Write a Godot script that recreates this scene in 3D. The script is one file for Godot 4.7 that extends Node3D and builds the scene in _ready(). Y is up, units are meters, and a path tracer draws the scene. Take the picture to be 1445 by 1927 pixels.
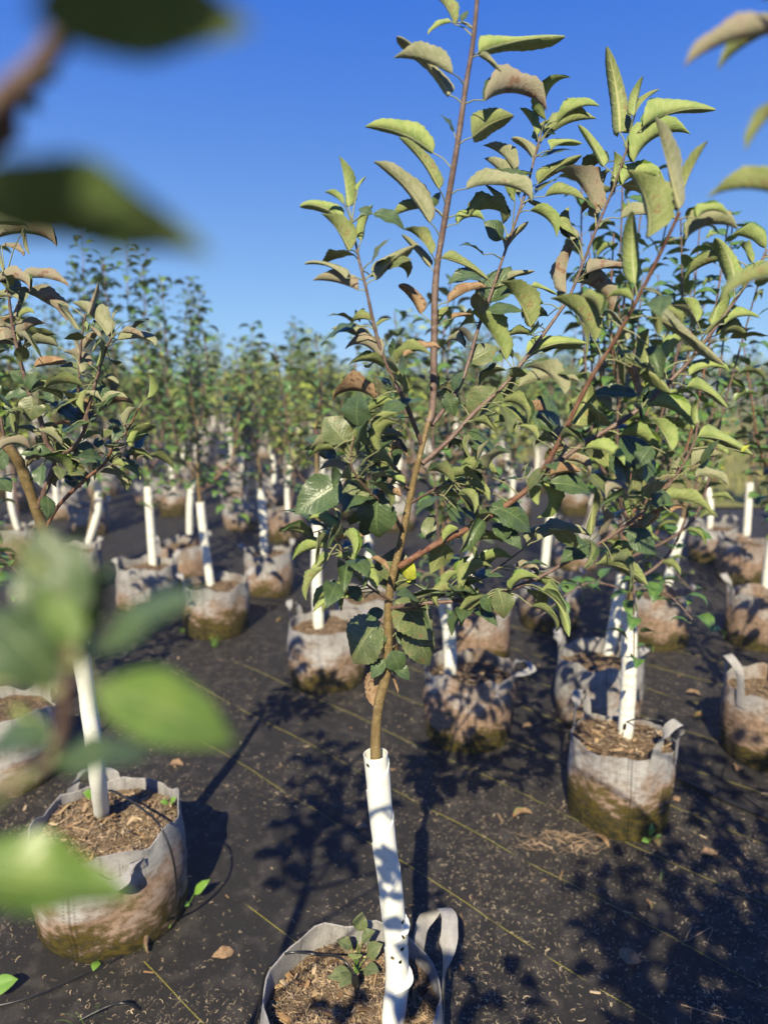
extends Node3D
# A container nursery of young fruit trees on black ground cover, late-morning sun from behind the camera.

const H := 1.55            # eye height
const F := 1336.0          # focal length in photo pixels
const PITCH := 10.5

var rng := RandomNumberGenerator.new()
var M := {}                # materials
var leaves_hi: Array = []  # leaf meshes, two surfaces (upper face, under face)
var leaves_lo: Array = []
var chips: Array = []
var used := {}

# ------------------------------------------------------------------ placing
func ray(px: float, py: float) -> Vector3:
	var x := (px - 722.5) / F
	var y := -(py - 963.5) / F
	var p := deg_to_rad(PITCH)
	return Vector3(x, y * cos(p) - sin(p), -(y * sin(p) + cos(p)))

func spot(px: float, py: float, dist: float) -> Vector3:      # the point that far ahead of the camera
	var d := ray(px, py)
	return Vector3(0, H, 0) + d * (dist / -d.z)

func low(px: float, py: float, h := 0.0) -> Vector3:          # the point at that height above ground
	var d := ray(px, py)
	return Vector3(0, H, 0) + d * ((h - H) / d.y)

func rr(a: float, b: float) -> float:
	return rng.randf_range(a, b)

# ------------------------------------------------------------------ nodes
func numbered(called: String) -> String:
	var n: int = used.get(called, 0)
	used[called] = n + 1
	return called if n == 0 else "%s_%03d" % [called, n]

func thing(called: String, label: String, category: String, at := Vector3.ZERO, group := "") -> Node3D:
	var o := Node3D.new()
	o.name = numbered(called)
	add_child(o, true)
	o.position = at
	o.set_meta("label", label)
	o.set_meta("category", category)
	if group:
		o.set_meta("group", group)
	return o

func part(called: String, mesh: Mesh, mats, parent: Node, xf := Transform3D.IDENTITY) -> MeshInstance3D:
	var o := MeshInstance3D.new()
	o.name = called
	o.mesh = mesh
	if mats is Array:
		for i in mats.size():
			o.set_surface_override_material(i, mats[i])
	else:
		o.material_override = mats
	parent.add_child(o, true)
	o.transform = xf
	return o

func solo(called: String, mesh: Mesh, mats, label: String, category: String, group := "", xf := Transform3D.IDENTITY) -> MeshInstance3D:
	var o := part(numbered(called), mesh, mats, self, xf)
	o.set_meta("label", label)
	o.set_meta("category", category)
	if group:
		o.set_meta("group", group)
	return o

# ------------------------------------------------------------------ mesh building
class Build:
	var v := PackedVector3Array()
	var n := PackedVector3Array()
	var uv := PackedVector2Array()
	var c := PackedColorArray()
	var idx := PackedInt32Array()
	var tint := Color.WHITE

	func grid(P: Array, U: Array, closed := false, flip := false, skip = null) -> void:
		var rows := P.size()
		var cols: int = P[0].size()
		var at := v.size()
		for i in rows:
			var r: PackedVector3Array = P[i]
			var ra: PackedVector3Array = P[maxi(i - 1, 0)]
			var rb: PackedVector3Array = P[mini(i + 1, rows - 1)]
			for j in cols:
				var ja := j - 1
				var jb := j + 1
				if closed:
					ja = (j - 1 + cols - 1) % (cols - 1)
					jb = (j + 1) % (cols - 1)
				else:
					ja = maxi(ja, 0)
					jb = mini(jb, cols - 1)
				var du := r[jb] - r[ja]
				var dv := rb[j] - ra[j]
				var nn := du.cross(dv)
				if nn.length_squared() < 1e-22:
					nn = Vector3.UP
				nn = nn.normalized()
				v.append(r[j])
				n.append(-nn if flip else nn)
				uv.append(U[i][j])
				c.append(tint)
		for i in rows - 1:
			for j in cols - 1:
				if skip != null and skip.has(i * 10000 + j):
					continue
				var a := at + i * cols + j
				var b := a + 1
				var d := a + cols
				var e := d + 1
				if flip:
					idx.append_array(PackedInt32Array([a, b, e, a, e, d]))
				else:
					idx.append_array(PackedInt32Array([a, e, b, a, d, e]))

	func tube(pts: PackedVector3Array, rad: PackedFloat32Array, sides := 8, cap := true) -> void:
		var P := []
		var U := []
		var t0 := (pts[1] - pts[0]).normalized()
		var up := Vector3.RIGHT if absf(t0.y) > 0.8 else Vector3.UP
		var a := (up - t0 * up.dot(t0)).normalized()
		var run := 0.0
		for i in pts.size():
			var t: Vector3
			if i == 0:
				t = t0
			elif i == pts.size() - 1:
				t = (pts[i] - pts[i - 1]).normalized()
			else:
				t = (pts[i + 1] - pts[i - 1]).normalized()
			a = (a - t * a.dot(t)).normalized()
			var b := t.cross(a)
			if i > 0:
				run += pts[i].distance_to(pts[i - 1])
			var row := PackedVector3Array()
			var ur := PackedVector2Array()
			for j in sides + 1:
				var th := TAU * (j % sides) / sides
				row.append(pts[i] + (a * cos(th) + b * sin(th)) * rad[i])
				ur.append(Vector2(float(j) / sides, run))
			P.append(row)
			U.append(ur)
		grid(P, U, true)
		if cap:
			var last: PackedVector3Array = P[-1]
			var k := v.size()
			var tip := pts[-1] + (pts[-1] - pts[-2]).normalized() * rad[-1] * 0.5
			v.append(tip)
			n.append((pts[-1] - pts[-2]).normalized())
			uv.append(Vector2(0.5, run))
			c.append(tint)
			for j in sides + 1:
				v.append(last[j])
				n.append((pts[-1] - pts[-2]).normalized())
				uv.append(Vector2(float(j) / sides, run))
				c.append(tint)
			for j in sides:
				idx.append_array(PackedInt32Array([k, k + 2 + j, k + 1 + j]))

	func add(surface: Array, xf: Transform3D) -> void:      # append a template's arrays
		var at := v.size()
		var tv: PackedVector3Array = surface[0]
		var tn: PackedVector3Array = surface[1]
		v.append_array(xf * tv)
		n.append_array(Transform3D(xf.basis.orthonormalized(), Vector3.ZERO) * tn)
		uv.append_array(surface[2])
		for i in tv.size():
			c.append(tint)
		var ti: PackedInt32Array = surface[3]
		for i in ti.size():
			idx.append(ti[i] + at)

	func arrays() -> Array:
		var A := []
		A.resize(Mesh.ARRAY_MAX)
		A[Mesh.ARRAY_VERTEX] = v
		A[Mesh.ARRAY_NORMAL] = n
		A[Mesh.ARRAY_TEX_UV] = uv
		A[Mesh.ARRAY_COLOR] = c
		A[Mesh.ARRAY_INDEX] = idx
		return A

	func mesh(m: ArrayMesh = null) -> ArrayMesh:
		if m == null:
			m = ArrayMesh.new()
		m.add_surface_from_arrays(Mesh.PRIMITIVE_TRIANGLES, arrays())
		return m

func smooth_path(p: PackedVector3Array, per := 5) -> PackedVector3Array:
	var c := Curve3D.new()
	for i in p.size():
		var a := p[maxi(i - 1, 0)]
		var b := p[mini(i + 1, p.size() - 1)]
		var t := (b - a) / 6.0
		c.add_point(p[i], -t, t)
	var out := PackedVector3Array()
	for i in p.size() - 1:
		for k in per:
			out.append(c.sample(i, float(k) / per))
	out.append(p[-1])
	return out

func taper(n: int, a: float, b: float) -> PackedFloat32Array:
	var r := PackedFloat32Array()
	for i in n:
		r.append(lerpf(a, b, float(i) / (n - 1)))
	return r

# ------------------------------------------------------------------ leaves
func leaf_rows(fold: float, curl: float, bend: float, twist: float, wide: float, wave: float, nl: int, ns: int, seed_: int) -> Array:
	var g := RandomNumberGenerator.new()
	g.seed = seed_
	var ph := [g.randf() * TAU, g.randf() * TAU]
	var mid := PackedVector3Array([Vector3.ZERO])
	var ang := PackedFloat32Array()
	var p := Vector3.ZERO
	for i in nl + 1:
		var t := float(i) / nl
		ang.append(-bend * pow(t, 1.4))
		if i > 0:
			var a := (ang[i] + ang[i - 1]) * 0.5
			p += Vector3(0, sin(a), cos(a)) / nl
			mid.append(p)
	var chord := mid[-1].length()
	var turn := Basis(Vector3.RIGHT, atan2(mid[-1].y, mid[-1].z))
	var P := []
	var U := []
	for i in nl + 1:
		var t := float(i) / nl
		var w := wide * pow(sin(PI * pow(clampf(t, 0.004, 0.996), 0.80)), 0.85) * (1.0 - 0.3 * pow(t, 4.0))
		if nl > 10 and i % 2 == 1:
			w *= 1.075
		var T := Vector3(0, sin(ang[i]), cos(ang[i]))
		var N := Vector3(0, T.z, -T.y)
		var tw := Basis(T, twist * t)
		var B := tw * Vector3.RIGHT
		N = tw * N
		var row := PackedVector3Array()
		var ur := PackedVector2Array()
		row.resize(ns * 2 + 1)
		ur.resize(ns * 2 + 1)
		row[ns] = mid[i]
		ur[ns] = Vector2(0.5, t)
		for side in [-1, 1]:
			var q := mid[i]
			for k in ns:
				var f := fold * (0.55 + 0.45 * sin(PI * t)) + curl * (k + 0.5) / ns
				q += (B * side * cos(f) + N * sin(f)) * (w / ns)
				var kk := float(k + 1) / ns
				var ripple := wave * w * kk * kk * sin(t * 15.0 + ph[(side + 1) / 2])
				row[ns + side * (k + 1)] = q + N * ripple
				ur[ns + side * (k + 1)] = Vector2(0.5 + 0.5 * side * kk, t)
		for j in row.size():
			row[j] = turn * row[j] / chord
		P.append(row)
		U.append(ur)
	return [P, U]

func leaf_mesh(fold: float, curl: float, bend: float, twist: float, wide: float, wave: float, nl: int, ns: int, seed_: int) -> ArrayMesh:
	var r := leaf_rows(fold, curl, bend, twist, wide, wave, nl, ns, seed_)
	var top := Build.new()
	top.grid(r[0], r[1], false, true)
	# the under face lies a hair below the upper one
	var under := Build.new()
	var P2 := []
	var cols: int = r[0][0].size()
	for i in r[0].size():
		var row := PackedVector3Array()
		for j in cols:
			var edge := absf(float(j) / (cols - 1) - 0.5) > 0.49
			row.append(r[0][i][j] - top.n[i * cols + j] * (0.0012 if edge else 0.006))
		P2.append(row)
	under.grid(P2, r[1], false, false)
	var m := top.mesh()
	return under.mesh(m)

func make_leaves() -> void:
	for k in 16:
		var g := RandomNumberGenerator.new()
		g.seed = 40 + k
		# 0-9 folded and arched, 10-15 flatter
		if k < 10:
			leaves_hi.append(leaf_mesh(g.randf_range(0.45, 1.05), g.randf_range(0.2, 1.5), g.randf_range(0.6, 2.1), g.randf_range(-1.0, 1.0), g.randf_range(0.26, 0.325), g.randf_range(0.05, 0.17), 22, 4, k))
		else:
			leaves_hi.append(leaf_mesh(g.randf_range(0.1, 0.4), g.randf_range(-0.5, 0.3), g.randf_range(0.3, 1.1), g.randf_range(-0.4, 0.4), g.randf_range(0.26, 0.315), g.randf_range(0.05, 0.13), 22, 4, k))
	for k in 8:
		var g := RandomNumberGenerator.new()
		g.seed = 90 + k
		leaves_lo.append(leaf_mesh(g.randf_range(0.15, 0.7), g.randf_range(-0.2, 0.5), g.randf_range(0.8, 2.0), g.randf_range(-0.4, 0.4), g.randf_range(0.27, 0.36), 0.06, 7, 2, k))

func basis_for(dir: Vector3, normal: Vector3, length: float, widen := 1.0) -> Basis:
	var z := dir.normalized()
	var y := normal - z * normal.dot(z)
	if y.length() < 0.05:
		y = Vector3.UP - z * z.y + Vector3(0.01, 0, 0.02)
	y = y.normalized()
	return Basis(y.cross(z) * length * widen, y * length, z * length)

# ------------------------------------------------------------------ textures and materials
func noise(freq: float, seed_: int, oct := 3, kind := FastNoiseLite.TYPE_SIMPLEX_SMOOTH) -> FastNoiseLite:
	var f := FastNoiseLite.new()
	f.noise_type = kind
	f.frequency = freq
	f.seed = seed_
	f.fractal_octaves = oct
	return f

func grey(f: FastNoiseLite, w: int, h: int) -> PackedByteArray:
	var im := f.get_seamless_image(w, h)
	im.convert(Image.FORMAT_L8)
	return im.get_data()

func picture(w: int, h: int, data: PackedByteArray) -> ImageTexture:
	return ImageTexture.create_from_image(Image.create_from_data(w, h, false, Image.FORMAT_RGB8, data))

func put(d: PackedByteArray, k: int, c: Color) -> void:       # linear colour into sRGB bytes
	var s := c.linear_to_srgb()
	d[k] = int(clampf(s.r, 0, 1) * 255.0)
	d[k + 1] = int(clampf(s.g, 0, 1) * 255.0)
	d[k + 2] = int(clampf(s.b, 0, 1) * 255.0)

func leaf_texture(base: Color, second: Color, vein: Color, spot_c: Color, spots: float, dust: float, seed_: int, veins := 0.5) -> Array:
	var w := 160
	var h := 256
	var a := grey(noise(0.012, seed_, 3), w, h)
	var b := grey(noise(0.09, seed_ + 1, 2), w, h)
	var d := PackedByteArray()
	d.resize(w * h * 3)
	var hm := PackedByteArray()
	hm.resize(w * h * 3)
	for y in h:
		var t := float(y) / h
		for x in w:
			var u := absf(float(x) / w - 0.5) * 2.0
			var k := y * w + x
			var n1 := a[k] / 255.0
			var n2 := b[k] / 255.0
			var col := base.lerp(second, smoothstep(0.3, 0.7, n1))
			var s := fposmod(t * 9.0 - u * 2.1 + (n1 - 0.5) * 0.5, 1.0)
			var vv := maxf(1.0 - absf(s - 0.5) * 7.0, 0.0) * (1.0 - u * 0.6)
			var mid := minf(maxf(1.4 - u * (14.0 + 14.0 * t), 0.0), 1.0)
			var net := maxf(1.0 - absf(fposmod(u * 11.0 + t * 23.0 + n2 * 1.4, 1.0) - 0.5) * 5.0, 0.0) * 0.25
			col = col.lerp(vein, clampf(maxf(vv * veins, mid * 0.9) + net * veins * 0.5, 0, 1))
			col = col.lerp(Color(0.32, 0.29, 0.2), dust * clampf(n2 * 1.6 - 0.5, 0, 1))
			var sp := smoothstep(1.0 - spots, 1.0 - spots + 0.10, n1 * 0.75 + n2 * 0.25 + maxf(t - 0.75, 0.0) * 0.5 * spots)
			col = col.lerp(spot_c, sp * 0.9)
			put(d, k * 3, col)
			var hh := int(clampf(0.5 + 0.4 * maxf(vv, mid) + (n2 - 0.5) * 0.3, 0, 1) * 255)
			hm[k * 3] = hh
			hm[k * 3 + 1] = hh
			hm[k * 3 + 2] = hh
	return [picture(w, h, d), picture(w, h, hm)]

func leaf_mat(called: String, tex: Array, rough: float, back: Color, spec := 0.5, rim := 0.0, tint := Color.WHITE) -> void:
	var m := StandardMaterial3D.new()
	m.resource_name = called
	m.albedo_texture = tex[0]
	m.albedo_color = tint
	m.roughness = rough
	m.metallic_specular = spec
	m.heightmap_enabled = true
	m.heightmap_texture = tex[1]
	m.heightmap_scale = 0.09
	if back != Color.BLACK:
		m.backlight_enabled = true
		m.backlight = back
	if rim > 0:
		m.rim_enabled = true
		m.rim = rim
		m.rim_tint = 0.5
	M[called] = m

func tri_mat(called: String, w: int, h: int, size: float, make: Callable, rough: float, bump := 0.0, spec := 0.5, world := false) -> StandardMaterial3D:
	var d := PackedByteArray()
	d.resize(w * h * 3)
	var hm := PackedByteArray()
	hm.resize(w * h * 3)
	make.call(d, hm, w, h)
	var m := StandardMaterial3D.new()
	m.resource_name = called
	m.albedo_texture = picture(w, h, d)
	m.roughness = rough
	m.metallic_specular = spec
	if bump > 0:
		m.heightmap_enabled = true
		m.heightmap_texture = picture(w, h, hm)
		m.heightmap_scale = bump
	if size > 0:
		m.uv1_triplanar = true
		m.uv1_world_triplanar = world
		m.uv1_scale = Vector3.ONE / size
	M[called] = m
	return m

func plain(called: String, lin: Color, rough: float, spec := 0.5) -> StandardMaterial3D:
	var m := StandardMaterial3D.new()
	m.resource_name = called
	m.albedo_color = lin.linear_to_srgb()
	m.roughness = rough
	m.metallic_specular = spec
	M[called] = m
	return m

func bag_paint(d: PackedByteArray, hm: PackedByteArray, w: int, h: int, seed_: int, stain: float, moss: float) -> void:
	var a := grey(noise(0.010, seed_, 4), w, h)
	var b := grey(noise(0.05, seed_ + 1, 3), w, h)
	var f := grey(noise(0.30, seed_ + 2, 2), w, h)
	for y in h:
		var t := 1.0 - float(y) / h          # height: 1 at the rim
		for x in w:
			var k := y * w + x
			var n1 := a[k] / 255.0 - 0.5
			var n2 := b[k] / 255.0 - 0.5
			var n3 := f[k] / 255.0 - 0.5
			var col := Color(0.262, 0.255, 0.248) * (1.0 + n3 * 0.55 + n2 * 0.4 + n1 * 0.5)
			var s := smoothstep(stain + 0.32, stain - 0.26, t + n1 * 0.6 + n2 * 0.3)
			col = col.lerp(Color(0.215, 0.142, 0.095) * (1.0 + n2 * 0.9 + n3 * 0.5), s * 0.9)
			var g := smoothstep(moss + 0.16, moss - 0.12, t + n1 * 0.5 + n2 * 0.3 + n3 * 0.12)
			col = col.lerp(Color(0.075, 0.058, 0.014).lerp(Color(0.020, 0.020, 0.010), clampf(0.55 + n2 * 1.8 + n1, 0, 1)) * (1.0 + n3 * 0.8), g)
			# water runs down from the rim, and one sewn seam
			var streak := smoothstep(0.12, 0.3, b[(int(x * 3) % w) + (y / 12) * w] / 255.0 - 0.5) * smoothstep(0.2, 0.8, t)
			col = col * (1.0 - 0.28 * streak)
			var seam := maxf(0.0, 1.0 - absf(x - w * 0.27) / 2.5)
			var stitch := 1.0 if (absf(absf(x - w * 0.27) - 7.0) < 1.2 and (y % 9) < 5) else 0.0
			col = col * (1.0 - 0.55 * seam) * (1.0 - 0.35 * stitch)
			put(d, k * 3, col)
			var hh := int(clampf(0.5 + n3 * 0.8 + n2 * 0.3 - seam * 0.4 - stitch * 0.3, 0, 1) * 255)
			hm[k * 3] = hh
			hm[k * 3 + 1] = hh
			hm[k * 3 + 2] = hh

func fabric_paint(d: PackedByteArray, hm: PackedByteArray, w: int, h: int) -> void:
	var a := grey(noise(0.006, 5, 4), w, h)
	var b := grey(noise(0.06, 6, 3), w, h)
	var f := grey(noise(0.35, 7, 2), w, h)
	for y in h:
		for x in w:
			var k := y * w + x
			var n1 := a[k] / 255.0
			var n2 := b[k] / 255.0
			var n3 := f[k] / 255.0
			# flat woven tapes, about 3 mm, over and under
			var weave := 0.5 + 0.5 * sin(x * TAU / 8.0) * sin(y * TAU / 4.0)
			var col := Color(0.0195, 0.0184, 0.0172) * (0.6 + 0.6 * weave)
			col = col.lerp(Color(0.105, 0.093, 0.080), clampf(smoothstep(0.45, 0.9, n1) * 0.25 + smoothstep(0.6, 0.85, n2) * 0.22 + smoothstep(0.62, 0.8, n3) * 0.35, 0, 1))
			put(d, k * 3, col)
			var hh := int(clampf(weave * 0.5 + n3 * 0.5, 0, 1) * 255)
			hm[k * 3] = hh
			hm[k * 3 + 1] = hh
			hm[k * 3 + 2] = hh

func mix_paint(d: PackedByteArray, hm: PackedByteArray, w: int, h: int, c1: Color, c2: Color, c3: Color, f1: float, f2: float, seed_: int) -> void:
	var a := grey(noise(f1, seed_, 4), w, h)
	var b := grey(noise(f2, seed_ + 1, 3), w, h)
	for k in w * h:
		var n1 := a[k] / 255.0
		var n2 := b[k] / 255.0
		var col := c1.lerp(c2, smoothstep(0.3, 0.7, n1)).lerp(c3, smoothstep(0.55, 0.8, n2))
		put(d, k * 3, col)
		var hh := int(clampf(n2 * 0.7 + n1 * 0.3, 0, 1) * 255)
		hm[k * 3] = hh
		hm[k * 3 + 1] = hh
		hm[k * 3 + 2] = hh

func bark_paint(d: PackedByteArray, hm: PackedByteArray, w: int, h: int, c1: Color, c2: Color, dots: float, seed_: int) -> void:
	var a := grey(noise(0.02, seed_, 4), w, h)
	var b := grey(noise(0.11, seed_ + 1, 2), w, h)
	var g := RandomNumberGenerator.new()
	g.seed = seed_
	for y in h:
		for x in w:
			var k := y * w + x
			var n1 := a[k] / 255.0
			var n2 := b[k] / 255.0
			var col := c1.lerp(c2, smoothstep(0.3, 0.7, n1)) * (0.75 + 0.5 * n2)
			put(d, k * 3, col)
			var hh := int(clampf(0.4 + n2 * 0.3, 0, 1) * 255)
			hm[k * 3] = hh
			hm[k * 3 + 1] = hh
			hm[k * 3 + 2] = hh
	for q in int(dots):        # pale lenticels
		var cx := g.randi_range(4, w - 5)
		var cy := g.randi_range(4, h - 5)
		var rx := g.randi_range(1, 3)
		for yy in range(-1, 2):
			for xx in range(-rx, rx + 1):
				var k := (cy + yy) * w + cx + xx
				put(d, k * 3, Color(0.36, 0.31, 0.2))
				hm[k * 3] = 255
				hm[k * 3 + 1] = 255
				hm[k * 3 + 2] = 255

func make_materials() -> void:
	# leaves: upper faces, under faces
	leaf_mat("leaf_upper_dark", leaf_texture(Color(0.030, 0.066, 0.022), Color(0.048, 0.088, 0.030), Color(0.10, 0.15, 0.05), Color(0.16, 0.09, 0.04), 0.16, 0.18, 11), 0.36, Color(0.10, 0.16, 0.02), 0.5)
	leaf_mat("leaf_upper_olive", leaf_texture(Color(0.055, 0.088, 0.024), Color(0.085, 0.112, 0.036), Color(0.15, 0.18, 0.07), Color(0.19, 0.10, 0.045), 0.24, 0.3, 12), 0.42, Color(0.14, 0.18, 0.02), 0.5)
	leaf_mat("leaf_upper_fresh", leaf_texture(Color(0.075, 0.145, 0.018), Color(0.115, 0.18, 0.026), Color(0.2, 0.26, 0.08), Color(0.2, 0.15, 0.03), 0.1, 0.06, 13), 0.36, Color(0.25, 0.34, 0.03), 0.5)
	leaf_mat("leaf_under_grey", leaf_texture(Color(0.165, 0.182, 0.095), Color(0.21, 0.216, 0.13), Color(0.36, 0.36, 0.20), Color(0.20, 0.13, 0.085), 0.24, 0.3, 14, 0.42), 0.85, Color(0.10, 0.12, 0.03), 0.25, 0.3)
	leaf_mat("leaf_under_olive", leaf_texture(Color(0.125, 0.165, 0.045), Color(0.17, 0.205, 0.068), Color(0.34, 0.35, 0.16), Color(0.19, 0.12, 0.06), 0.22, 0.3, 15, 0.45), 0.8, Color(0.12, 0.14, 0.03), 0.25, 0.2)
	leaf_mat("leaf_under_pink", leaf_texture(Color(0.185, 0.175, 0.115), Color(0.215, 0.18, 0.13), Color(0.28, 0.25, 0.16), Color(0.17, 0.10, 0.065), 0.34, 0.3, 16, 0.42), 0.85, Color(0.09, 0.09, 0.03), 0.25, 0.3)
	leaf_mat("leaf_under_fresh", leaf_texture(Color(0.17, 0.235, 0.065), Color(0.225, 0.28, 0.085), Color(0.34, 0.37, 0.20), Color(0.22, 0.2, 0.07), 0.1, 0.1, 17, 0.42), 0.75, Color(0.22, 0.28, 0.05), 0.3, 0.2)
	leaf_mat("leaf_brown", leaf_texture(Color(0.19, 0.112, 0.062), Color(0.27, 0.185, 0.11), Color(0.3, 0.2, 0.1), Color(0.10, 0.05, 0.03), 0.3, 0.2, 18), 0.8, Color(0.12, 0.06, 0.02), 0.25)
	leaf_mat("leaf_half_brown", leaf_texture(Color(0.10, 0.12, 0.04), Color(0.22, 0.14, 0.06), Color(0.2, 0.2, 0.1), Color(0.18, 0.08, 0.04), 0.5, 0.2, 19), 0.7, Color(0.1, 0.1, 0.02), 0.3)
	leaf_mat("leaf_yellow", leaf_texture(Color(0.30, 0.36, 0.03), Color(0.40, 0.42, 0.05), Color(0.45, 0.45, 0.1), Color(0.3, 0.2, 0.04), 0.1, 0.05, 20), 0.5, Color(0.3, 0.32, 0.03), 0.4)
	leaf_mat("leaf_pear", leaf_texture(Color(0.045, 0.115, 0.022), Color(0.085, 0.165, 0.032), Color(0.1, 0.17, 0.05), Color(0.12, 0.11, 0.03), 0.12, 0.08, 21), 0.34, Color(0.14, 0.24, 0.02), 0.5)
	leaf_mat("leaf_pear_under", leaf_texture(Color(0.13, 0.205, 0.055), Color(0.17, 0.235, 0.07), Color(0.2, 0.25, 0.1), Color(0.15, 0.12, 0.04), 0.12, 0.08, 22), 0.6, Color(0.16, 0.24, 0.03), 0.4)
	# far foliage: the same greens, one tint per leaf
	var ff := StandardMaterial3D.new()
	ff.resource_name = "far_foliage"
	ff.vertex_color_use_as_albedo = true
	ff.roughness = 0.5
	ff.backlight_enabled = true
	ff.backlight = Color(0.26, 0.36, 0.05)
	M.far_foliage = ff
	var vm := StandardMaterial3D.new()
	vm.resource_name = "dry_bits"
	vm.vertex_color_use_as_albedo = true
	vm.roughness = 0.85
	M.bits = vm
	# bark
	tri_mat("bark_old", 256, 256, 0.12, func(d, hm, w, h): bark_paint(d, hm, w, h, Color(0.135, 0.095, 0.038), Color(0.20, 0.145, 0.065), 90, 31), 0.55, 0.05)
	tri_mat("bark_young", 256, 256, 0.10, func(d, hm, w, h): bark_paint(d, hm, w, h, Color(0.105, 0.062, 0.048), Color(0.17, 0.12, 0.10), 40, 33), 0.6, 0.05)
	tri_mat("bark_red", 256, 256, 0.10, func(d, hm, w, h): bark_paint(d, hm, w, h, Color(0.13, 0.05, 0.03), Color(0.20, 0.11, 0.07), 50, 35), 0.5, 0.04)
	plain("petiole", Color(0.20, 0.21, 0.10), 0.6)
	# bags
	for i in 4:
		var st: float = [0.58, 0.70, 0.85, 0.42][i]
		var ms: float = [0.26, 0.43, 0.33, 0.12][i]
		tri_mat("bag_%d" % i, 640, 256, 0.0, func(d, hm, w, h): bag_paint(d, hm, w, h, 50 + i * 7, st, ms), 0.95, 0.10, 0.2)
	tri_mat("felt", 256, 256, 0.12, func(d, hm, w, h): mix_paint(d, hm, w, h, Color(0.255, 0.25, 0.245), Color(0.31, 0.305, 0.30), Color(0.21, 0.195, 0.18), 0.02, 0.2, 61), 0.95, 0.08, 0.2)
	tri_mat("potting_mix", 512, 512, 0.25, func(d, hm, w, h): mix_paint(d, hm, w, h, Color(0.040, 0.027, 0.018), Color(0.135, 0.095, 0.060), Color(0.25, 0.18, 0.115), 0.02, 0.1, 63), 0.95, 0.6, 0.2)
	tri_mat("guard", 256, 256, 0.3, func(d, hm, w, h): mix_paint(d, hm, w, h, Color(0.74, 0.745, 0.665), Color(0.66, 0.66, 0.575), Color(0.52, 0.50, 0.41), 0.02, 0.035, 66), 0.5, 0.003)
	tri_mat("guard_worn", 256, 256, 0.2, func(d, hm, w, h): mix_paint(d, hm, w, h, Color(0.74, 0.75, 0.675), Color(0.71, 0.72, 0.645), Color(0.66, 0.67, 0.59), 0.015, 0.03, 65), 0.42, 0.003)
	plain("black_plastic", Color(0.012, 0.012, 0.013), 0.3)
	plain("thread", Color(0.34, 0.31, 0.05), 0.7)
	for i in 4:
		var cc: Color = [Color(0.38, 0.265, 0.15), Color(0.27, 0.17, 0.09), Color(0.11, 0.07, 0.04), Color(0.48, 0.37, 0.235)][i]
		tri_mat("chip_%d" % i, 64, 64, 0.04, func(d, hm, w, h): mix_paint(d, hm, w, h, cc * 0.75, cc, cc * 1.2, 0.03, 0.15, 70 + i), 0.9, 0.05, 0.2)
	# ground
	tri_mat("fabric", 1024, 1024, 0.55, func(d, hm, w, h): fabric_paint(d, hm, w, h), 0.66, 0.06, 0.32, true)
	tri_mat("soil", 512, 512, 2.2, func(d, hm, w, h): mix_paint(d, hm, w, h, Color(0.14, 0.10, 0.06), Color(0.10, 0.11, 0.04), Color(0.20, 0.13, 0.075), 0.01, 0.08, 81), 0.95, 1.0, 0.2, true)
	plain("grass", Color(0.10, 0.125, 0.03), 0.6)
	plain("dry_root", Color(0.36, 0.25, 0.15), 0.9)
	plain("weed_green", Color(0.11, 0.215, 0.03), 0.45)

const KIND := {
	"U": [["leaf_upper_dark", "leaf_under_grey"], ["leaf_upper_dark", "leaf_under_grey"], ["leaf_upper_olive", "leaf_under_olive"], ["leaf_upper_olive", "leaf_under_olive"], ["leaf_upper_fresh", "leaf_under_fresh"], ["leaf_upper_dark", "leaf_under_grey"], ["leaf_upper_dark", "leaf_under_pink"]],
	"Y": [["leaf_upper_fresh", "leaf_under_fresh"], ["leaf_upper_fresh", "leaf_under_fresh"], ["leaf_upper_olive", "leaf_under_olive"]],
	"D": [["leaf_upper_dark", "leaf_under_olive"], ["leaf_upper_dark", "leaf_under_grey"], ["leaf_upper_olive", "leaf_under_olive"]],
	"B": [["leaf_brown", "leaf_brown"], ["leaf_half_brown", "leaf_brown"]],
	"S": [["leaf_upper_dark", "leaf_pear"]],  # dark leaf colour stands in for shade on the near left leaves
	"F": [["leaf_upper_fresh", "leaf_under_fresh"]],
	"O": [["leaf_upper_dark", "leaf_pear_under"]],
	"R": [["leaf_upper_dark", "leaf_under_pink"], ["leaf_upper_olive", "leaf_under_pink"], ["leaf_upper_dark", "leaf_under_grey"]],
	"P": [["leaf_pear", "leaf_pear_under"]],
	"L": [["leaf_yellow", "leaf_yellow"]],
}

func coat(kind: String) -> Array:
	var o: Array = KIND[kind]
	var q: Array = o[rng.randi() % o.size()]
	return [M[q[0]], M[q[1]]]

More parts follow.
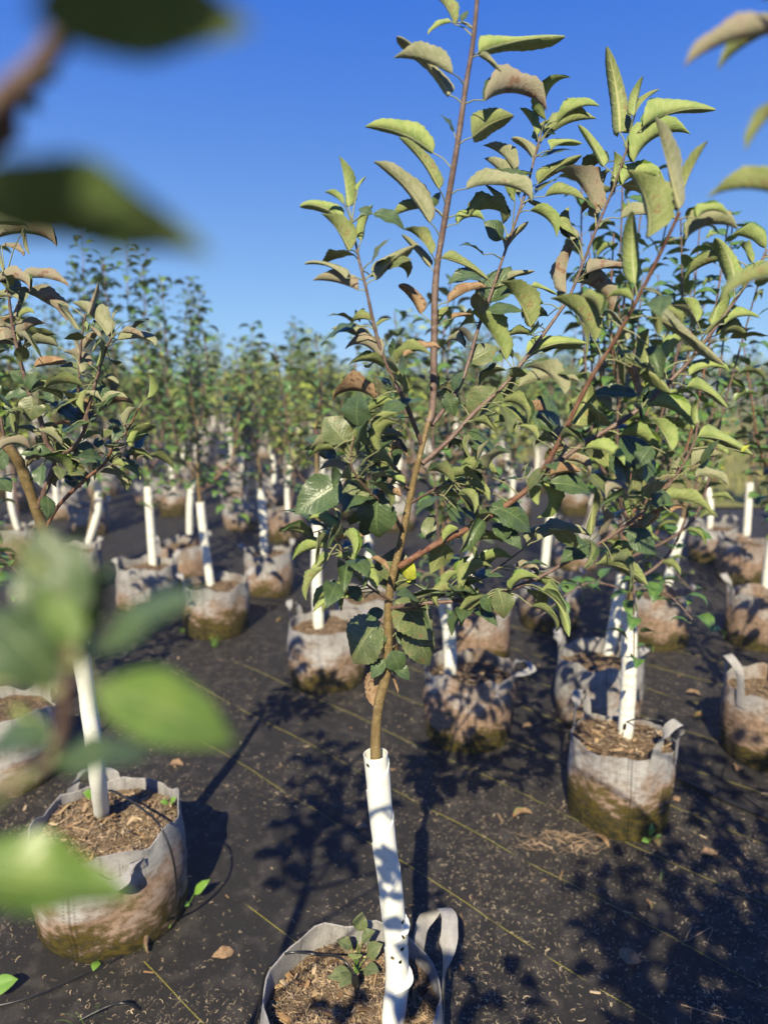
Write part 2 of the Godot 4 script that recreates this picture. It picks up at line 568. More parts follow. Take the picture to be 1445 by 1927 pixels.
# ------------------------------------------------------------------ trunk guard
func guard_mesh(path: PackedVector3Array, r: float, fine := false, holes: Array = []) -> ArrayMesh:
	var pts := smooth_path(path, 60 if fine else 5)
	var sides := 72 if fine else 14
	var total := 0.0
	for i in pts.size() - 1:
		total += pts[i].distance_to(pts[i + 1])
	var P := []
	var U := []
	var inside := {}
	var run := 0.0
	var a := Vector3.RIGHT
	for i in pts.size():
		var t := (pts[mini(i + 1, pts.size() - 1)] - pts[maxi(i - 1, 0)]).normalized()
		a = (a - t * a.dot(t)).normalized()
		var b := t.cross(a)
		if i > 0:
			run += pts[i].distance_to(pts[i - 1])
		var row := PackedVector3Array()
		var ur := PackedVector2Array()
		for j in sides + 1:
			var th := TAU * (j % sides) / sides
			var hh := run
			# spiral wrap: every turn laps over the one below
			var s := fposmod(hh / 0.115 - th / TAU, 1.0)
			var lift := 0.0022 * s
			if fine:
				var open := exp(-pow((hh - 0.105) / 0.04, 2.0)) + 0.8 * exp(-pow((hh - 0.225) / 0.04, 2.0))
				lift += 0.011 * open * pow(s, 4.0) * pow(maxf(0.0, cos(th - 5.75)), 4.0)
			for q in holes:
				var dx: float = wrapf(th - q.x, -PI, PI) * r
				var dy: float = hh - q.y
				var dd := sqrt(dx * dx + dy * dy)
				var hr: float = q.z
				if dd < hr:
					inside[i * 1000 + j] = true
				if dd < hr and dd > 1e-5 and dd > hr - 0.0026:      # snap onto the rim of the hole
					th += dx / dd * (hr - dd) / r
					hh += dy / dd * (hr - dd)
					inside.erase(i * 1000 + j)
			row.append(pts[i] + t * (hh - run) + (a * cos(th) + b * sin(th)) * (r + lift))
			ur.append(Vector2(float(j) / sides, hh))
		P.append(row)
		U.append(ur)
	var skip := {}
	if holes.size():
		for i in pts.size() - 1:
			for j in sides:
				if inside.has(i * 1000 + j) or inside.has(i * 1000 + j + 1) or inside.has(i * 1000 + 1000 + j) or inside.has(i * 1000 + 1001 + j):
					skip[i * 10000 + j] = true
	var m := Build.new()
	m.grid(P, U, true, false, skip)
	# inner face of the sheet
	var Q := []
	for i in P.size():
		var row := PackedVector3Array()
		var cen := pts[i]
		for p in P[i]:
			row.append(p + (cen - p).normalized() * 0.0012)
		Q.append(row)
	m.grid(Q, U, true, true, skip)
	m.grid([P[-1], Q[-1]], [U[-1], U[-1]], true)
	return m.mesh()

# ------------------------------------------------------------------ grow bags
func bag_wall(seed_: int, r: float, h: float, slump: float, res := 48) -> ArrayMesh:
	var nz := noise(1.0, seed_, 2)
	var outer := []
	var uo := []
	var prof := [0.0, 0.03, 0.1, 0.2, 0.32, 0.45, 0.58, 0.7, 0.8, 0.9, 0.96, 1.0]
	for t in prof:
		var row := PackedVector3Array()
		var ur := PackedVector2Array()
		for j in res + 1:
			var th := TAU * (j % res) / res
			row.append(bag_point(nz, th, t, r, h, slump))
			ur.append(Vector2(float(j) / res, 1.0 - t))
		outer.append(row)
		uo.append(ur)
	var m := Build.new()
	m.grid(outer, uo, true, true)
	# rolled rim and inner wall
	var inner := []
	var ui := []
	for t in [1.0, 1.006, 0.995, 0.9, 0.75, 0.6]:
		var row := PackedVector3Array()
		var ur := PackedVector2Array()
		for j in res + 1:
			var th := TAU * (j % res) / res
			var p := bag_point(nz, th, minf(t, 1.0), r, h, slump)
			var d := Vector3(p.x, 0, p.z).normalized()
			var inw := 0.0
			if t == 1.006:
				inw = 0.002
				p.y += 0.0015
			elif t < 1.0:
				inw = 0.004
			row.append(p - d * inw)
			ur.append(Vector2(float(j) / res, clampf(0.08 + (1.0 - t) * 0.3, 0, 0.2)))
		inner.append(row)
		ui.append(ur)
	m.grid(inner, ui, true, true)
	return m.mesh()

func bag_point(nz: FastNoiseLite, th: float, t: float, r: float, h: float, slump: float) -> Vector3:
	var c := cos(th)
	var s := sin(th)
	var w := nz.get_noise_3d(c * 1.1, s * 1.1, t * 1.3)
	var w2 := nz.get_noise_3d(c * 3.0 + 7.0, s * 3.0, t * 3.0)
	var w3 := nz.get_noise_3d(c * 7.0 + 3.0, s * 7.0, t * 1.6) * (0.012 + 0.014 * slump)
	var bulge := 1.0 + w3 + 0.05 * sin(PI * t) - 0.03 * (1.0 - t)
	var tuck := 1.0 if t > 0.02 else 0.97
	var rad := r * bulge * tuck * (1.0 + w * 0.07 + w2 * 0.06 * slump + slump * 0.13 * nz.get_noise_2d(c * 2.0 + 30.0, s * 2.0) * t)
	var y := h * t * (1.0 + 0.04 * t * nz.get_noise_2d(c * 1.2 + 9.0, s * 1.2) * 3.0 * (0.4 + slump))
	return Vector3(c * rad, y, s * rad)

func handle_mesh(nz_seed: int, r: float, h: float, slump: float, phi: float, spread: float, rise: float, out: float, width: float) -> ArrayMesh:
	var nz := noise(1.0, nz_seed, 2)
	var P := []
	var U := []
	var n := 26
	for i in n + 1:
		var s := float(i) / n
		var th := phi + spread * (s - 0.5) * 2.0
		var base := bag_point(nz, th, 1.0, r, h, slump)
		var rad := Vector3(cos(th), 0, sin(th))
		var tan := Vector3(-sin(th), 0, cos(th))
		var up := sin(PI * s)
		var grow := pow(clampf(up, 0, 1), 0.7)
		var sew := clampf(1.0 - up * 4.0, 0.0, 1.0)
		var p := base + Vector3.UP * (rise * grow - 0.05 * sew) + rad * (0.004 + out * grow * grow)
		var wdir := tan.lerp(rad, smoothstep(0.25, 0.85, up)).normalized()
		var droop := Vector3.UP * (-0.3 * smoothstep(0.3, 0.9, up) * signf(out + 0.001))
		wdir = (wdir + droop).normalized()
		P.append(PackedVector3Array([p - wdir * width * 0.5, p - wdir * width * 0.17 + rad * 0.002, p + wdir * width * 0.17 + rad * 0.002, p + wdir * width * 0.5]))
		U.append(PackedVector2Array([Vector2(0, s), Vector2(0.33, s), Vector2(0.66, s), Vector2(1, s)]))
	var m := Build.new()
	m.grid(P, U)
	var Q := []
	for row in P:
		var q := PackedVector3Array()
		for p in row:
			var d := Vector3(p.x, 0, p.z).normalized()
			q.append(p - d * 0.002 - Vector3.UP * 0.0015)
		Q.append(q)
	m.grid(Q, U, false, true)
	return m.mesh()

func soil_mesh(seed_: int, r: float, y0: float) -> ArrayMesh:
	var nz := noise(9.0, seed_, 3)
	var P := []
	var U := []
	for i in 15:
		var q := r * i / 14.0
		var row := PackedVector3Array()
		var ur := PackedVector2Array()
		for j in 37:
			var th := TAU * (j % 36) / 36
			var x := cos(th) * q
			var z := sin(th) * q
			row.append(Vector3(x, y0 + nz.get_noise_2d(x, z) * 0.03 + 0.012 * cos(q / r * 1.5), z))
			ur.append(Vector2(x, z) * 3.0)
		P.append(row)
		U.append(ur)
	var m := Build.new()
	m.grid(P, U, true, true)
	return m.mesh()

func make_chips() -> void:
	for k in 5:
		var g := RandomNumberGenerator.new()
		g.seed = 300 + k
		var m := Build.new()
		var P := []
		var U := []
		var bendy := g.randf_range(-0.12, 0.12)
		for i in 3:
			var s := i * 0.5 - 0.5
			var w := g.randf_range(0.10, 0.24) * (1.0 if i == 1 else 0.75)
			var th := g.randf_range(0.03, 0.08)
			var y := bendy * (0.25 - s * s) * 4.0
			var a := Vector3(-w, y - th, s + g.randf_range(-0.08, 0.08))
			var b := Vector3(w, y - th, s + g.randf_range(-0.08, 0.08))
			var c := Vector3(w * 0.9, y + th, s)
			var d := Vector3(-w * 0.9, y + th, s)
			P.append(PackedVector3Array([a, b, c, d, a]))
			U.append(PackedVector2Array([Vector2(0, s), Vector2(0.25, s), Vector2(0.5, s), Vector2(0.75, s), Vector2(1, s)]))
		m.grid(P, U, true)
		m.grid([PackedVector3Array([P[0][0], P[0][1]]), PackedVector3Array([P[0][3], P[0][2]])], [PackedVector2Array([Vector2.ZERO, Vector2.ZERO]), PackedVector2Array([Vector2.ZERO, Vector2.ZERO])], false, true)
		m.grid([PackedVector3Array([P[2][0], P[2][1]]), PackedVector3Array([P[2][3], P[2][2]])], [PackedVector2Array([Vector2.ZERO, Vector2.ZERO]), PackedVector2Array([Vector2.ZERO, Vector2.ZERO])])
		chips.append(m.mesh())

func scatter_stuff(called: String, mesh: Mesh, mat: Material, xfs: Array, cols: Array, parent: Node) -> MultiMeshInstance3D:
	var mm := MultiMesh.new()
	mm.transform_format = MultiMesh.TRANSFORM_3D
	mm.use_colors = true
	mm.instance_count = xfs.size()
	mm.mesh = mesh
	var buf := PackedFloat32Array()
	buf.resize(xfs.size() * 16)
	for i in xfs.size():
		var t: Transform3D = xfs[i]
		var c: Color = cols[i]
		var k := i * 16
		for q in 3:
			buf[k + q * 4] = t.basis.x[q]
			buf[k + q * 4 + 1] = t.basis.y[q]
			buf[k + q * 4 + 2] = t.basis.z[q]
			buf[k + q * 4 + 3] = t.origin[q]
		buf[k + 12] = c.r
		buf[k + 13] = c.g
		buf[k + 14] = c.b
		buf[k + 15] = 1.0
	mm.buffer = buf
	var o := MultiMeshInstance3D.new()
	o.name = called
	o.multimesh = mm
	o.material_override = mat
	parent.add_child(o, true)
	o.set_meta("kind", "stuff")
	return o

func chip_color() -> Color:
	var t := rng.randf()
	var c := Color(0.05, 0.028, 0.014).lerp(Color(0.46, 0.335, 0.195), t * t)
	return c.lerp(Color(0.33, 0.27, 0.2), rng.randf() * 0.4)

func random_turn(flat := 0.35) -> Basis:
	return Basis(Vector3.UP, rr(0, TAU)) * Basis(Vector3.RIGHT, rr(-flat, flat)) * Basis(Vector3.BACK, rr(-flat, flat))

func grow_bag(label: String, at: Vector3, seed_: int, opt := {}) -> Node3D:
	var r: float = opt.get("r", 0.19)
	var h: float = opt.get("h", 0.31)
	var slump: float = opt.get("slump", 0.25)
	var o := thing("grow_bag", label, "grow bag", at, opt.get("group", "felt grow bags in the nursery rows"))
	part("fabric_wall", bag_wall(seed_, r, h, slump), M["bag_%d" % opt.get("skin", seed_ % 4)], o)
	var soil_y := h * float(opt.get("fill", 0.84))
	var mix := part("potting_mix", soil_mesh(seed_, r * 0.985, soil_y), M.potting_mix, o)
	for hd in opt.get("handles", [[0.2, 0.09, 0.0], [PI + 0.2, 0.08, 0.02]]):
		part("handle", handle_mesh(seed_, r, h, slump, hd[0], 0.34 if hd.size() < 4 else hd[3], hd[1], hd[2], 0.036), M.felt, o)
	var n: int = opt.get("chips", 0)
	var nz := noise(9.0, seed_, 3)
	if n > 0:
		for i in n:
			var q := sqrt(rng.randf()) * r * 0.92
			var th := rng.randf() * TAU
			var x := cos(th) * q
			var z := sin(th) * q
			var y := soil_y + nz.get_noise_2d(x, z) * 0.03 + 0.012 * cos(q / r * 1.5) + 0.004
			var len := 0.010 + 0.034 * pow(rng.randf(), 1.8)
			part("wood_chip", chips[rng.randi() % 5], M["chip_%d" % [0, 0, 1, 1, 2, 2, 3][rng.randi() % 7]], mix, Transform3D(random_turn() * Basis.from_scale(Vector3(len * rr(0.25, 1.3), len * rr(0.6, 1.2), len)), Vector3(x, y, z)))
	var m: int = opt.get("bits", 0)
	if m > 0:
		var xf := []
		var co := []
		for i in m:
			var q := sqrt(rng.randf()) * r * 0.95
			var th := rng.randf() * TAU
			var x := cos(th) * q
			var z := sin(th) * q
			var y := soil_y + nz.get_noise_2d(x, z) * 0.03 + 0.012 * cos(q / r * 1.5) + 0.003
			var len := rr(0.004, 0.018)
			xf.append(Transform3D(random_turn(0.6) * Basis.from_scale(Vector3(len * rr(0.2, 1.0), len, len)), Vector3(x, y, z)))
			co.append(chip_color())
		scatter_stuff("shredded_bark", chips[0], M.bits, xf, co, mix)
	return o

# ------------------------------------------------------------------ trees
class Branch:
	var pts: PackedVector3Array
	var px: PackedVector2Array

func limb(tree: Node3D, called: String, pts: PackedVector3Array, r0: float, r1: float, mat: Material, knob := 0.06) -> PackedVector3Array:
	var p := smooth_path(pts, 6)
	var g := noise(30.0, int(absf(pts[0].x) * 1000.0) + pts.size(), 2)
	var rad := PackedFloat32Array()
	for i in p.size():
		var t := float(i) / (p.size() - 1)
		rad.append(lerpf(r0, r1, t) * (1.0 + knob * g.get_noise_1d(i * 0.06) * 2.0))
	var b := Build.new()
	b.tube(p, rad, 10 if r0 > 0.006 else 7)
	part(called, b.mesh(), mat, tree)
	return p

func petiole(b: Build, a: Vector3, c: Vector3, r := 0.0011) -> void:
	var mid := (a + c) * 0.5 + Vector3(0, a.distance_to(c) * 0.10, 0)
	b.tube(PackedVector3Array([a, mid, c]), PackedFloat32Array([r * 1.4, r, r * 0.9]), 5, false)

func hang_leaf(tree: Node3D, base: Vector3, tip: Vector3, normal: Vector3, kind: String, hi := true, pick := -1, widen := 1.0) -> void:
	var d := tip - base
	var set_: Array = leaves_hi if hi else leaves_lo
	var k := pick
	if k < 0:
		if hi:
			k = rng.randi() % 10 if kind in "UYBR" else 10 + rng.randi() % 6
		else:
			k = rng.randi() % set_.size()
	part("leaf", set_[k], coat(kind), tree, Transform3D(basis_for(d, normal, d.length(), widen * rr(0.9, 1.15)), base))

# a tree whose limbs and leaves are given one by one: limbs = [called, r0, r1, bark, [px, py, distance]...]
func traced_tree(tree: Node3D, limbs: Array, leafs: Dictionary, fill: int, fill_from: int, tilt := 0.25) -> void:
	var all: Array = []
	for L in limbs:
		var p := PackedVector3Array()
		for q in L[4]:
			p.append(q if q is Vector3 else spot(q[0], q[1], q[2]))
		var s := limb(tree, L[0], p, L[1], L[2], M[L[3]])
		all.append(s)
	var pet := Build.new()
	for kind in leafs:
		for q in leafs[kind]:
			# nearest limb point in space along the sight line
			var bd := 1e9
			var at := Vector3.ZERO
			var ai := 0
			var al := 0
			for li in all.size():
				var s: PackedVector3Array = all[li]
				for i in s.size():
					var zf := -s[i].z
					var w := spot(q[0], q[1], zf)
					var dd := w.distance_to(s[i])
					if dd < bd:
						bd = dd
						at = s[i]
						al = li
						ai = i
			var zb := -at.z + rr(-0.02, 0.02)
			var base := spot(q[0], q[1], zb)
			var tip := spot(q[2], q[3], zb)
			var len := base.distance_to(tip)
			tip = base + (spot(q[2], q[3], zb + rr(-tilt, tilt) * len) - base) * 1.08
			var away := (base - Vector3(0, H, 0)).normalized()
			var nrm: Vector3
			if kind == "D" or kind == "L":
				nrm = Vector3.UP * 0.75 - away * rr(0.35, 0.9) + Vector3(rr(-0.3, 0.3), 0, 0)
			else:
				nrm = Vector3.UP * 0.6 + away * rr(0.35, 0.95) + Vector3(rr(-0.25, 0.25), 0, 0)
			var wd: float = 1.1 if q.size() < 5 else 1.12 * q[4]
			hang_leaf(tree, base, tip, nrm, kind, true, -1, wd)
			var s2: PackedVector3Array = all[al]
			var from := s2[maxi(ai - 1, 0)]
			if from.distance_to(base) < 0.14:
				petiole(pet, from, base)
	var count := 0
	for kind in leafs:
		count += leafs[kind].size()
	var more_up := Build.new()
	var more_dn := Build.new()
	# leaves that fill the inner crown, on short spurs
	for i in fill:
		var s: PackedVector3Array = all[fill_from + rng.randi() % (all.size() - fill_from)]
		var k := int(pow(rng.randf(), 1.2) * (s.size() - 2))
		var from := s[k]
		var dir := Vector3(rr(-1, 1), rr(-0.5, 0.8), rr(-1, 1)).normalized()
		var base := from + dir * rr(0.015, 0.06)
		var close := false
		for tp in all[0]:
			if Vector2(tp.x - base.x, tp.y - base.y).length() < 0.045:
				close = true
		if close:
			continue
		dir = (dir + Vector3(rr(-0.5, 0.5), rr(-0.9, 0.4), rr(-0.5, 0.5))).normalized()
		var tip := base + dir * rr(0.04, 0.078)
		var kind: String = ["D", "D", "D", "U", "Y", "U", "D", "Y", "D", "U", "Y", "B"][rng.randi() % 12]
		var nr := Vector3.UP + Vector3(rr(-0.7, 0.7), 0, rr(-0.7, 0.7))
		if count < 298:
			hang_leaf(tree, base, tip, nr, kind)
		else:
			var lm: ArrayMesh = leaves_hi[rng.randi() % 16]
			var sx := Transform3D(basis_for(tip - base, nr, base.distance_to(tip)), base)
			more_up.add(tmpl(lm, 0), sx)
			more_dn.add(tmpl(lm, 1), sx)
		count += 1
		petiole(pet, from, base)
	if more_up.v.size():
		var mm := more_up.mesh()
		more_dn.mesh(mm)
		part("foliage", mm, [M.leaf_upper_dark, M.leaf_under_olive], tree).set_meta("kind", "stuff")
	if pet.v.size():
		part("petiole", pet.mesh(), M.petiole, tree).set_meta("kind", "stuff")

# a grown tree: trunk from the bag, shoots that rise from it, leaves round every shoot.
# with own = true each leaf is a part; else all leaves are one part
func grown_tree(tree: Node3D, foot: Vector3, top: Vector3, height: float, seed_: int, opt := {}) -> void:
	var g := RandomNumberGenerator.new()
	g.seed = seed_
	var own: bool = opt.get("own", true)
	var kinds: Array = opt.get("kinds", ["P"])
	var n: int = opt.get("shoots", 6)
	var gap: float = opt.get("gap", 0.042)
	var size: float = opt.get("size", 0.062)
	var spread: float = opt.get("spread", 0.30)
	var hi: bool = opt.get("hi", false)
	var lean := (top - foot) * Vector3(1, 0, 1) * 0.4
	var crown := top + Vector3(0, 0.16, 0) + lean * 0.4
	var head := Vector3(crown.x + lean.x + g.randf_range(-0.05, 0.05), lerpf(crown.y, height, 0.35), crown.z + lean.z + g.randf_range(-0.05, 0.05))
	var limbs := []
	limbs.append(limb(tree, "trunk", PackedVector3Array([foot, foot.lerp(top, 0.5), top, crown, head]), 0.014, 0.008, M.bark_old))
	for i in n:
		var t := float(i) / n
		var from := top.lerp(head, 0.15 + 0.85 * t)
		var th := i * 2.4 + g.randf_range(-0.5, 0.5)
		var out := Vector3(cos(th), 0, sin(th)) * spread * (g.randf_range(0.35, 1.0) if i < n - 1 else 0.15)
		var hh := height - g.randf_range(0.0, 0.4) * (1.0 if i < n - 1 else 0.0)
		var knee := from + out * 0.6 + Vector3(0, 0.16, 0)
		var end := Vector3(from.x + out.x + lean.x, hh, from.z + out.z + lean.z)
		limbs.append(limb(tree, "branch", PackedVector3Array([from, knee, knee.lerp(end, 0.5) + Vector3(g.randf_range(-0.04, 0.04), 0, g.randf_range(-0.04, 0.04)), end]), 0.006, 0.0022, M.bark_young if g.randf() < 0.6 else M.bark_red))
	for i in int(opt.get("low", 0)):        # a low drooping shoot under the crown
		var th := g.randf() * TAU
		var out := Vector3(cos(th), 0, sin(th)) * g.randf_range(0.22, 0.36)
		limbs.append(limb(tree, "branch", PackedVector3Array([top + Vector3(0, 0.06, 0), top + out * 0.5 + Vector3(0, 0.10, 0), top + out + Vector3(0, g.randf_range(-0.12, 0.04), 0)]), 0.004, 0.0018, M.bark_young))
	var pet := Build.new()
	var up := Build.new()
	var dn := Build.new()
	var count := 0
	for li in range(1, limbs.size()):
		var s: PackedVector3Array = limbs[li]
		var run := 0.0
		var next := g.randf_range(0.05, 0.12)
		var th := g.randf() * TAU
		for i in s.size() - 1:
			var seg := s[i].distance_to(s[i + 1])
			while run + seg > next:
				var p := s[i].lerp(s[i + 1], (next - run) / seg)
				var dir := Vector3(cos(th), g.randf_range(0.1, 0.7), sin(th)).normalized()
				var base := p + dir * g.randf_range(0.018, 0.032)
				var tip := base + (dir + Vector3(0, g.randf_range(-0.9, 0.1), 0)).normalized() * size * g.randf_range(0.7, 1.2)
				var nrm := Vector3.UP + Vector3(g.randf_range(-0.4, 0.4), 0, g.randf_range(-0.4, 0.4))
				if own and count < 295:
					hang_leaf(tree, base, tip, nrm, kinds[g.randi() % kinds.size()], hi)
				else:
					var lm: ArrayMesh = leaves_lo[g.randi() % 8]
					var d := tip - base
					var xf := Transform3D(basis_for(d, nrm, d.length()), base)
					up.add(tmpl(lm, 0), xf)
					dn.add(tmpl(lm, 1), xf)
				petiole(pet, p, base, 0.0009)
				count += 1
				th += 2.4 + g.randf_range(-0.3, 0.3)
				next += gap * g.randf_range(0.7, 1.4)
			run += seg
	if up.v.size():
		var c := coat(kinds[0])
		var m := up.mesh()
		dn.mesh(m)
		part("foliage", m, c, tree).set_meta("kind", "stuff")
	part("petiole", pet.mesh(), M.petiole, tree).set_meta("kind", "stuff")

var templates := {}
func tmpl(m: ArrayMesh, s: int) -> Array:
	var key := [m, s]
	if not templates.has(key):
		var A := m.surface_get_arrays(s)
		templates[key] = [A[Mesh.ARRAY_VERTEX], A[Mesh.ARRAY_NORMAL], A[Mesh.ARRAY_TEX_UV], A[Mesh.ARRAY_INDEX]]
	return templates[key]

# far trees: trunk, limbs, and all leaves as one part with a tint of its own for every leaf
func far_tree_meshes(seed_: int, height: float, spread: float, n: int, olive: float) -> Array:
	var g := RandomNumberGenerator.new()
	g.seed = seed_
	var wood := Build.new()
	var fol := Build.new()
	var lean := Vector3(g.randf_range(-0.08, 0.08), 0, g.randf_range(-0.08, 0.08))
	var top := Vector3(0, 0.95, 0) + lean
	var head := Vector3(lean.x * 2.0, height * 0.72, lean.z * 2.0)
	wood.tube(PackedVector3Array([Vector3(0, 0.2, 0), top, head]), PackedFloat32Array([0.016, 0.013, 0.008]), 6)
	var tpl := []
	for k in 3:
		var r := leaf_rows(0.4, 0.2, 1.0 + 0.3 * k, 0.2 * k - 0.2, 0.32, 0.0, 4, 1, k)
		var b := Build.new()
		b.grid(r[0], r[1], false, true)
		tpl.append([b.v, b.n, b.uv, b.idx])
	for i in n:
		var t := float(i) / n
		var from := top.lerp(head, 1.0 * t - 0.25)
		var th := i * 2.4 + g.randf()
		var out := Vector3(cos(th), 0, sin(th)) * spread * g.randf_range(0.3, 1.0)
		var end := from + out + Vector3(0, (height - from.y) * g.randf_range(0.55, 1.0), 0)
		var knee := from + out * 0.6 + Vector3(0, 0.12, 0)
		wood.tube(PackedVector3Array([from, knee, end]), PackedFloat32Array([0.006, 0.005, 0.0025]), 5)
		var len := end.distance_to(knee) + 0.15
		var kk := int(len / 0.027)
		for q in kk:
			var s := (q + g.randf()) / kk
			var p := from.lerp(knee, s * 4.0) if s < 0.25 else knee.lerp(end, (s - 0.25) / 0.75)
			var a := q * 2.4 + g.randf_range(-0.4, 0.4)
			var dir := Vector3(cos(a), g.randf_range(-0.4, 0.5), sin(a)).normalized()
			var L := g.randf_range(0.065, 0.115)
			var tone := g.randf()
			var c := Color(0.10, 0.175, 0.03).lerp(Color(0.36, 0.42, 0.06), tone * lerpf(tone, 1.0, 0.5))
			c = c.lerp(Color(0.22, 0.215, 0.10), olive * g.randf())
			if g.randf() < 0.03:
				c = Color(0.2, 0.12, 0.05)
			fol.tint = c
			fol.add(tpl[g.randi() % 3], Transform3D(basis_for(dir, Vector3.UP + Vector3(g.randf_range(-0.5, 0.5), 0, g.randf_range(-0.5, 0.5)), L), p + dir * 0.025))
	return [wood.mesh(), fol.mesh()]

# ------------------------------------------------------------------ the scene
func _ready() -> void:
	rng.seed = 7
	# camera
	var cam := Camera3D.new()
	cam.name = "camera"
	add_child(cam)
	cam.position = Vector3(0, H, 0)
	cam.rotation_degrees = Vector3(-PITCH, 0, 0)
	var att := CameraAttributesPhysical.new()
	att.frustum_focal_length = 16.64
	att.frustum_focus_distance = 1.42
	att.frustum_near = 0.05
	att.frustum_far = 400.0
	att.exposure_aperture = 1.45
	cam.attributes = att
	cam.fov = rad_to_deg(2.0 * atan(963.5 / F))
	cam.near = 0.05
	cam.far = 400.0
	cam.current = true
	# sky, sun, exposure
	var env := Environment.new()
	env.background_mode = Environment.BG_SKY
	var sky := ProceduralSkyMaterial.new()
	sky.sky_top_color = Color(0.0035, 0.067, 0.37).linear_to_srgb()
	sky.sky_horizon_color = Color(0.21, 0.40, 0.57).linear_to_srgb()
	sky.sky_curve = 0.15
	sky.ground_bottom_color = Color(0.16, 0.14, 0.12)
	sky.ground_horizon_color = Color(0.45, 0.45, 0.42)
	sky.sun_angle_max = 1.0
	env.sky = Sky.new()
	env.sky.sky_material = sky
	env.tonemap_mode = Environment.TONE_MAPPER_LINEAR
	env.tonemap_exposure = 1.85
	env.sdfgi_enabled = true
	env.ssao_enabled = true
	env.ssil_enabled = true
	# a little summer haze between the rows
	env.fog_enabled = true
	env.fog_density = 0.0045
	env.fog_light_color = Color(0.93, 0.95, 1.0)
	var we := WorldEnvironment.new()
	we.name = "environment"
	we.environment = env
	add_child(we)
	var sun := DirectionalLight3D.new()
	sun.name = "sun"
	sun.light_energy = 1.6
	sun.light_color = Color(1.0, 0.945, 0.82)
	sun.light_angular_distance = 0.5
	sun.shadow_enabled = true
	add_child(sun)
	var el := deg_to_rad(41.0)
	var az := deg_to_rad(9.0)
	sun.look_at_from_position(Vector3.ZERO, Vector3(sin(az) * cos(el), -sin(el), -cos(az) * cos(el)), Vector3.UP)

	make_materials()
	make_leaves()
	make_chips()
	setting()
	front_bags()
	main_tree()
	left_tree()
	near_trees()
	middle_rows()
	far_rows()
	irrigation()
	litter()
	weeds()

func sheet(a: Vector2, b: Vector2, y: float, n: int, amp: float, seed_: int) -> ArrayMesh:
	var nz := noise(1.3, seed_, 3)
	var P := []
	var U := []
	for i in n + 1:
		var row := PackedVector3Array()
		var ur := PackedVector2Array()
		for j in n + 1:
			var x := lerpf(a.x, b.x, float(j) / n)
			var z := lerpf(a.y, b.y, float(i) / n)
			row.append(Vector3(x, y + nz.get_noise_2d(x, z) * amp, z))
			ur.append(Vector2(x, z))
		P.append(row)
		U.append(ur)
	var m := Build.new()
	m.grid(P, U, false, true)
	return m.mesh()

var swell: FastNoiseLite
func gy(x: float, z: float) -> float:      # height of the fabric
	if swell == null:
		swell = noise(1.3, 2, 3)
	return swell.get_noise_2d(x, z) * 0.014

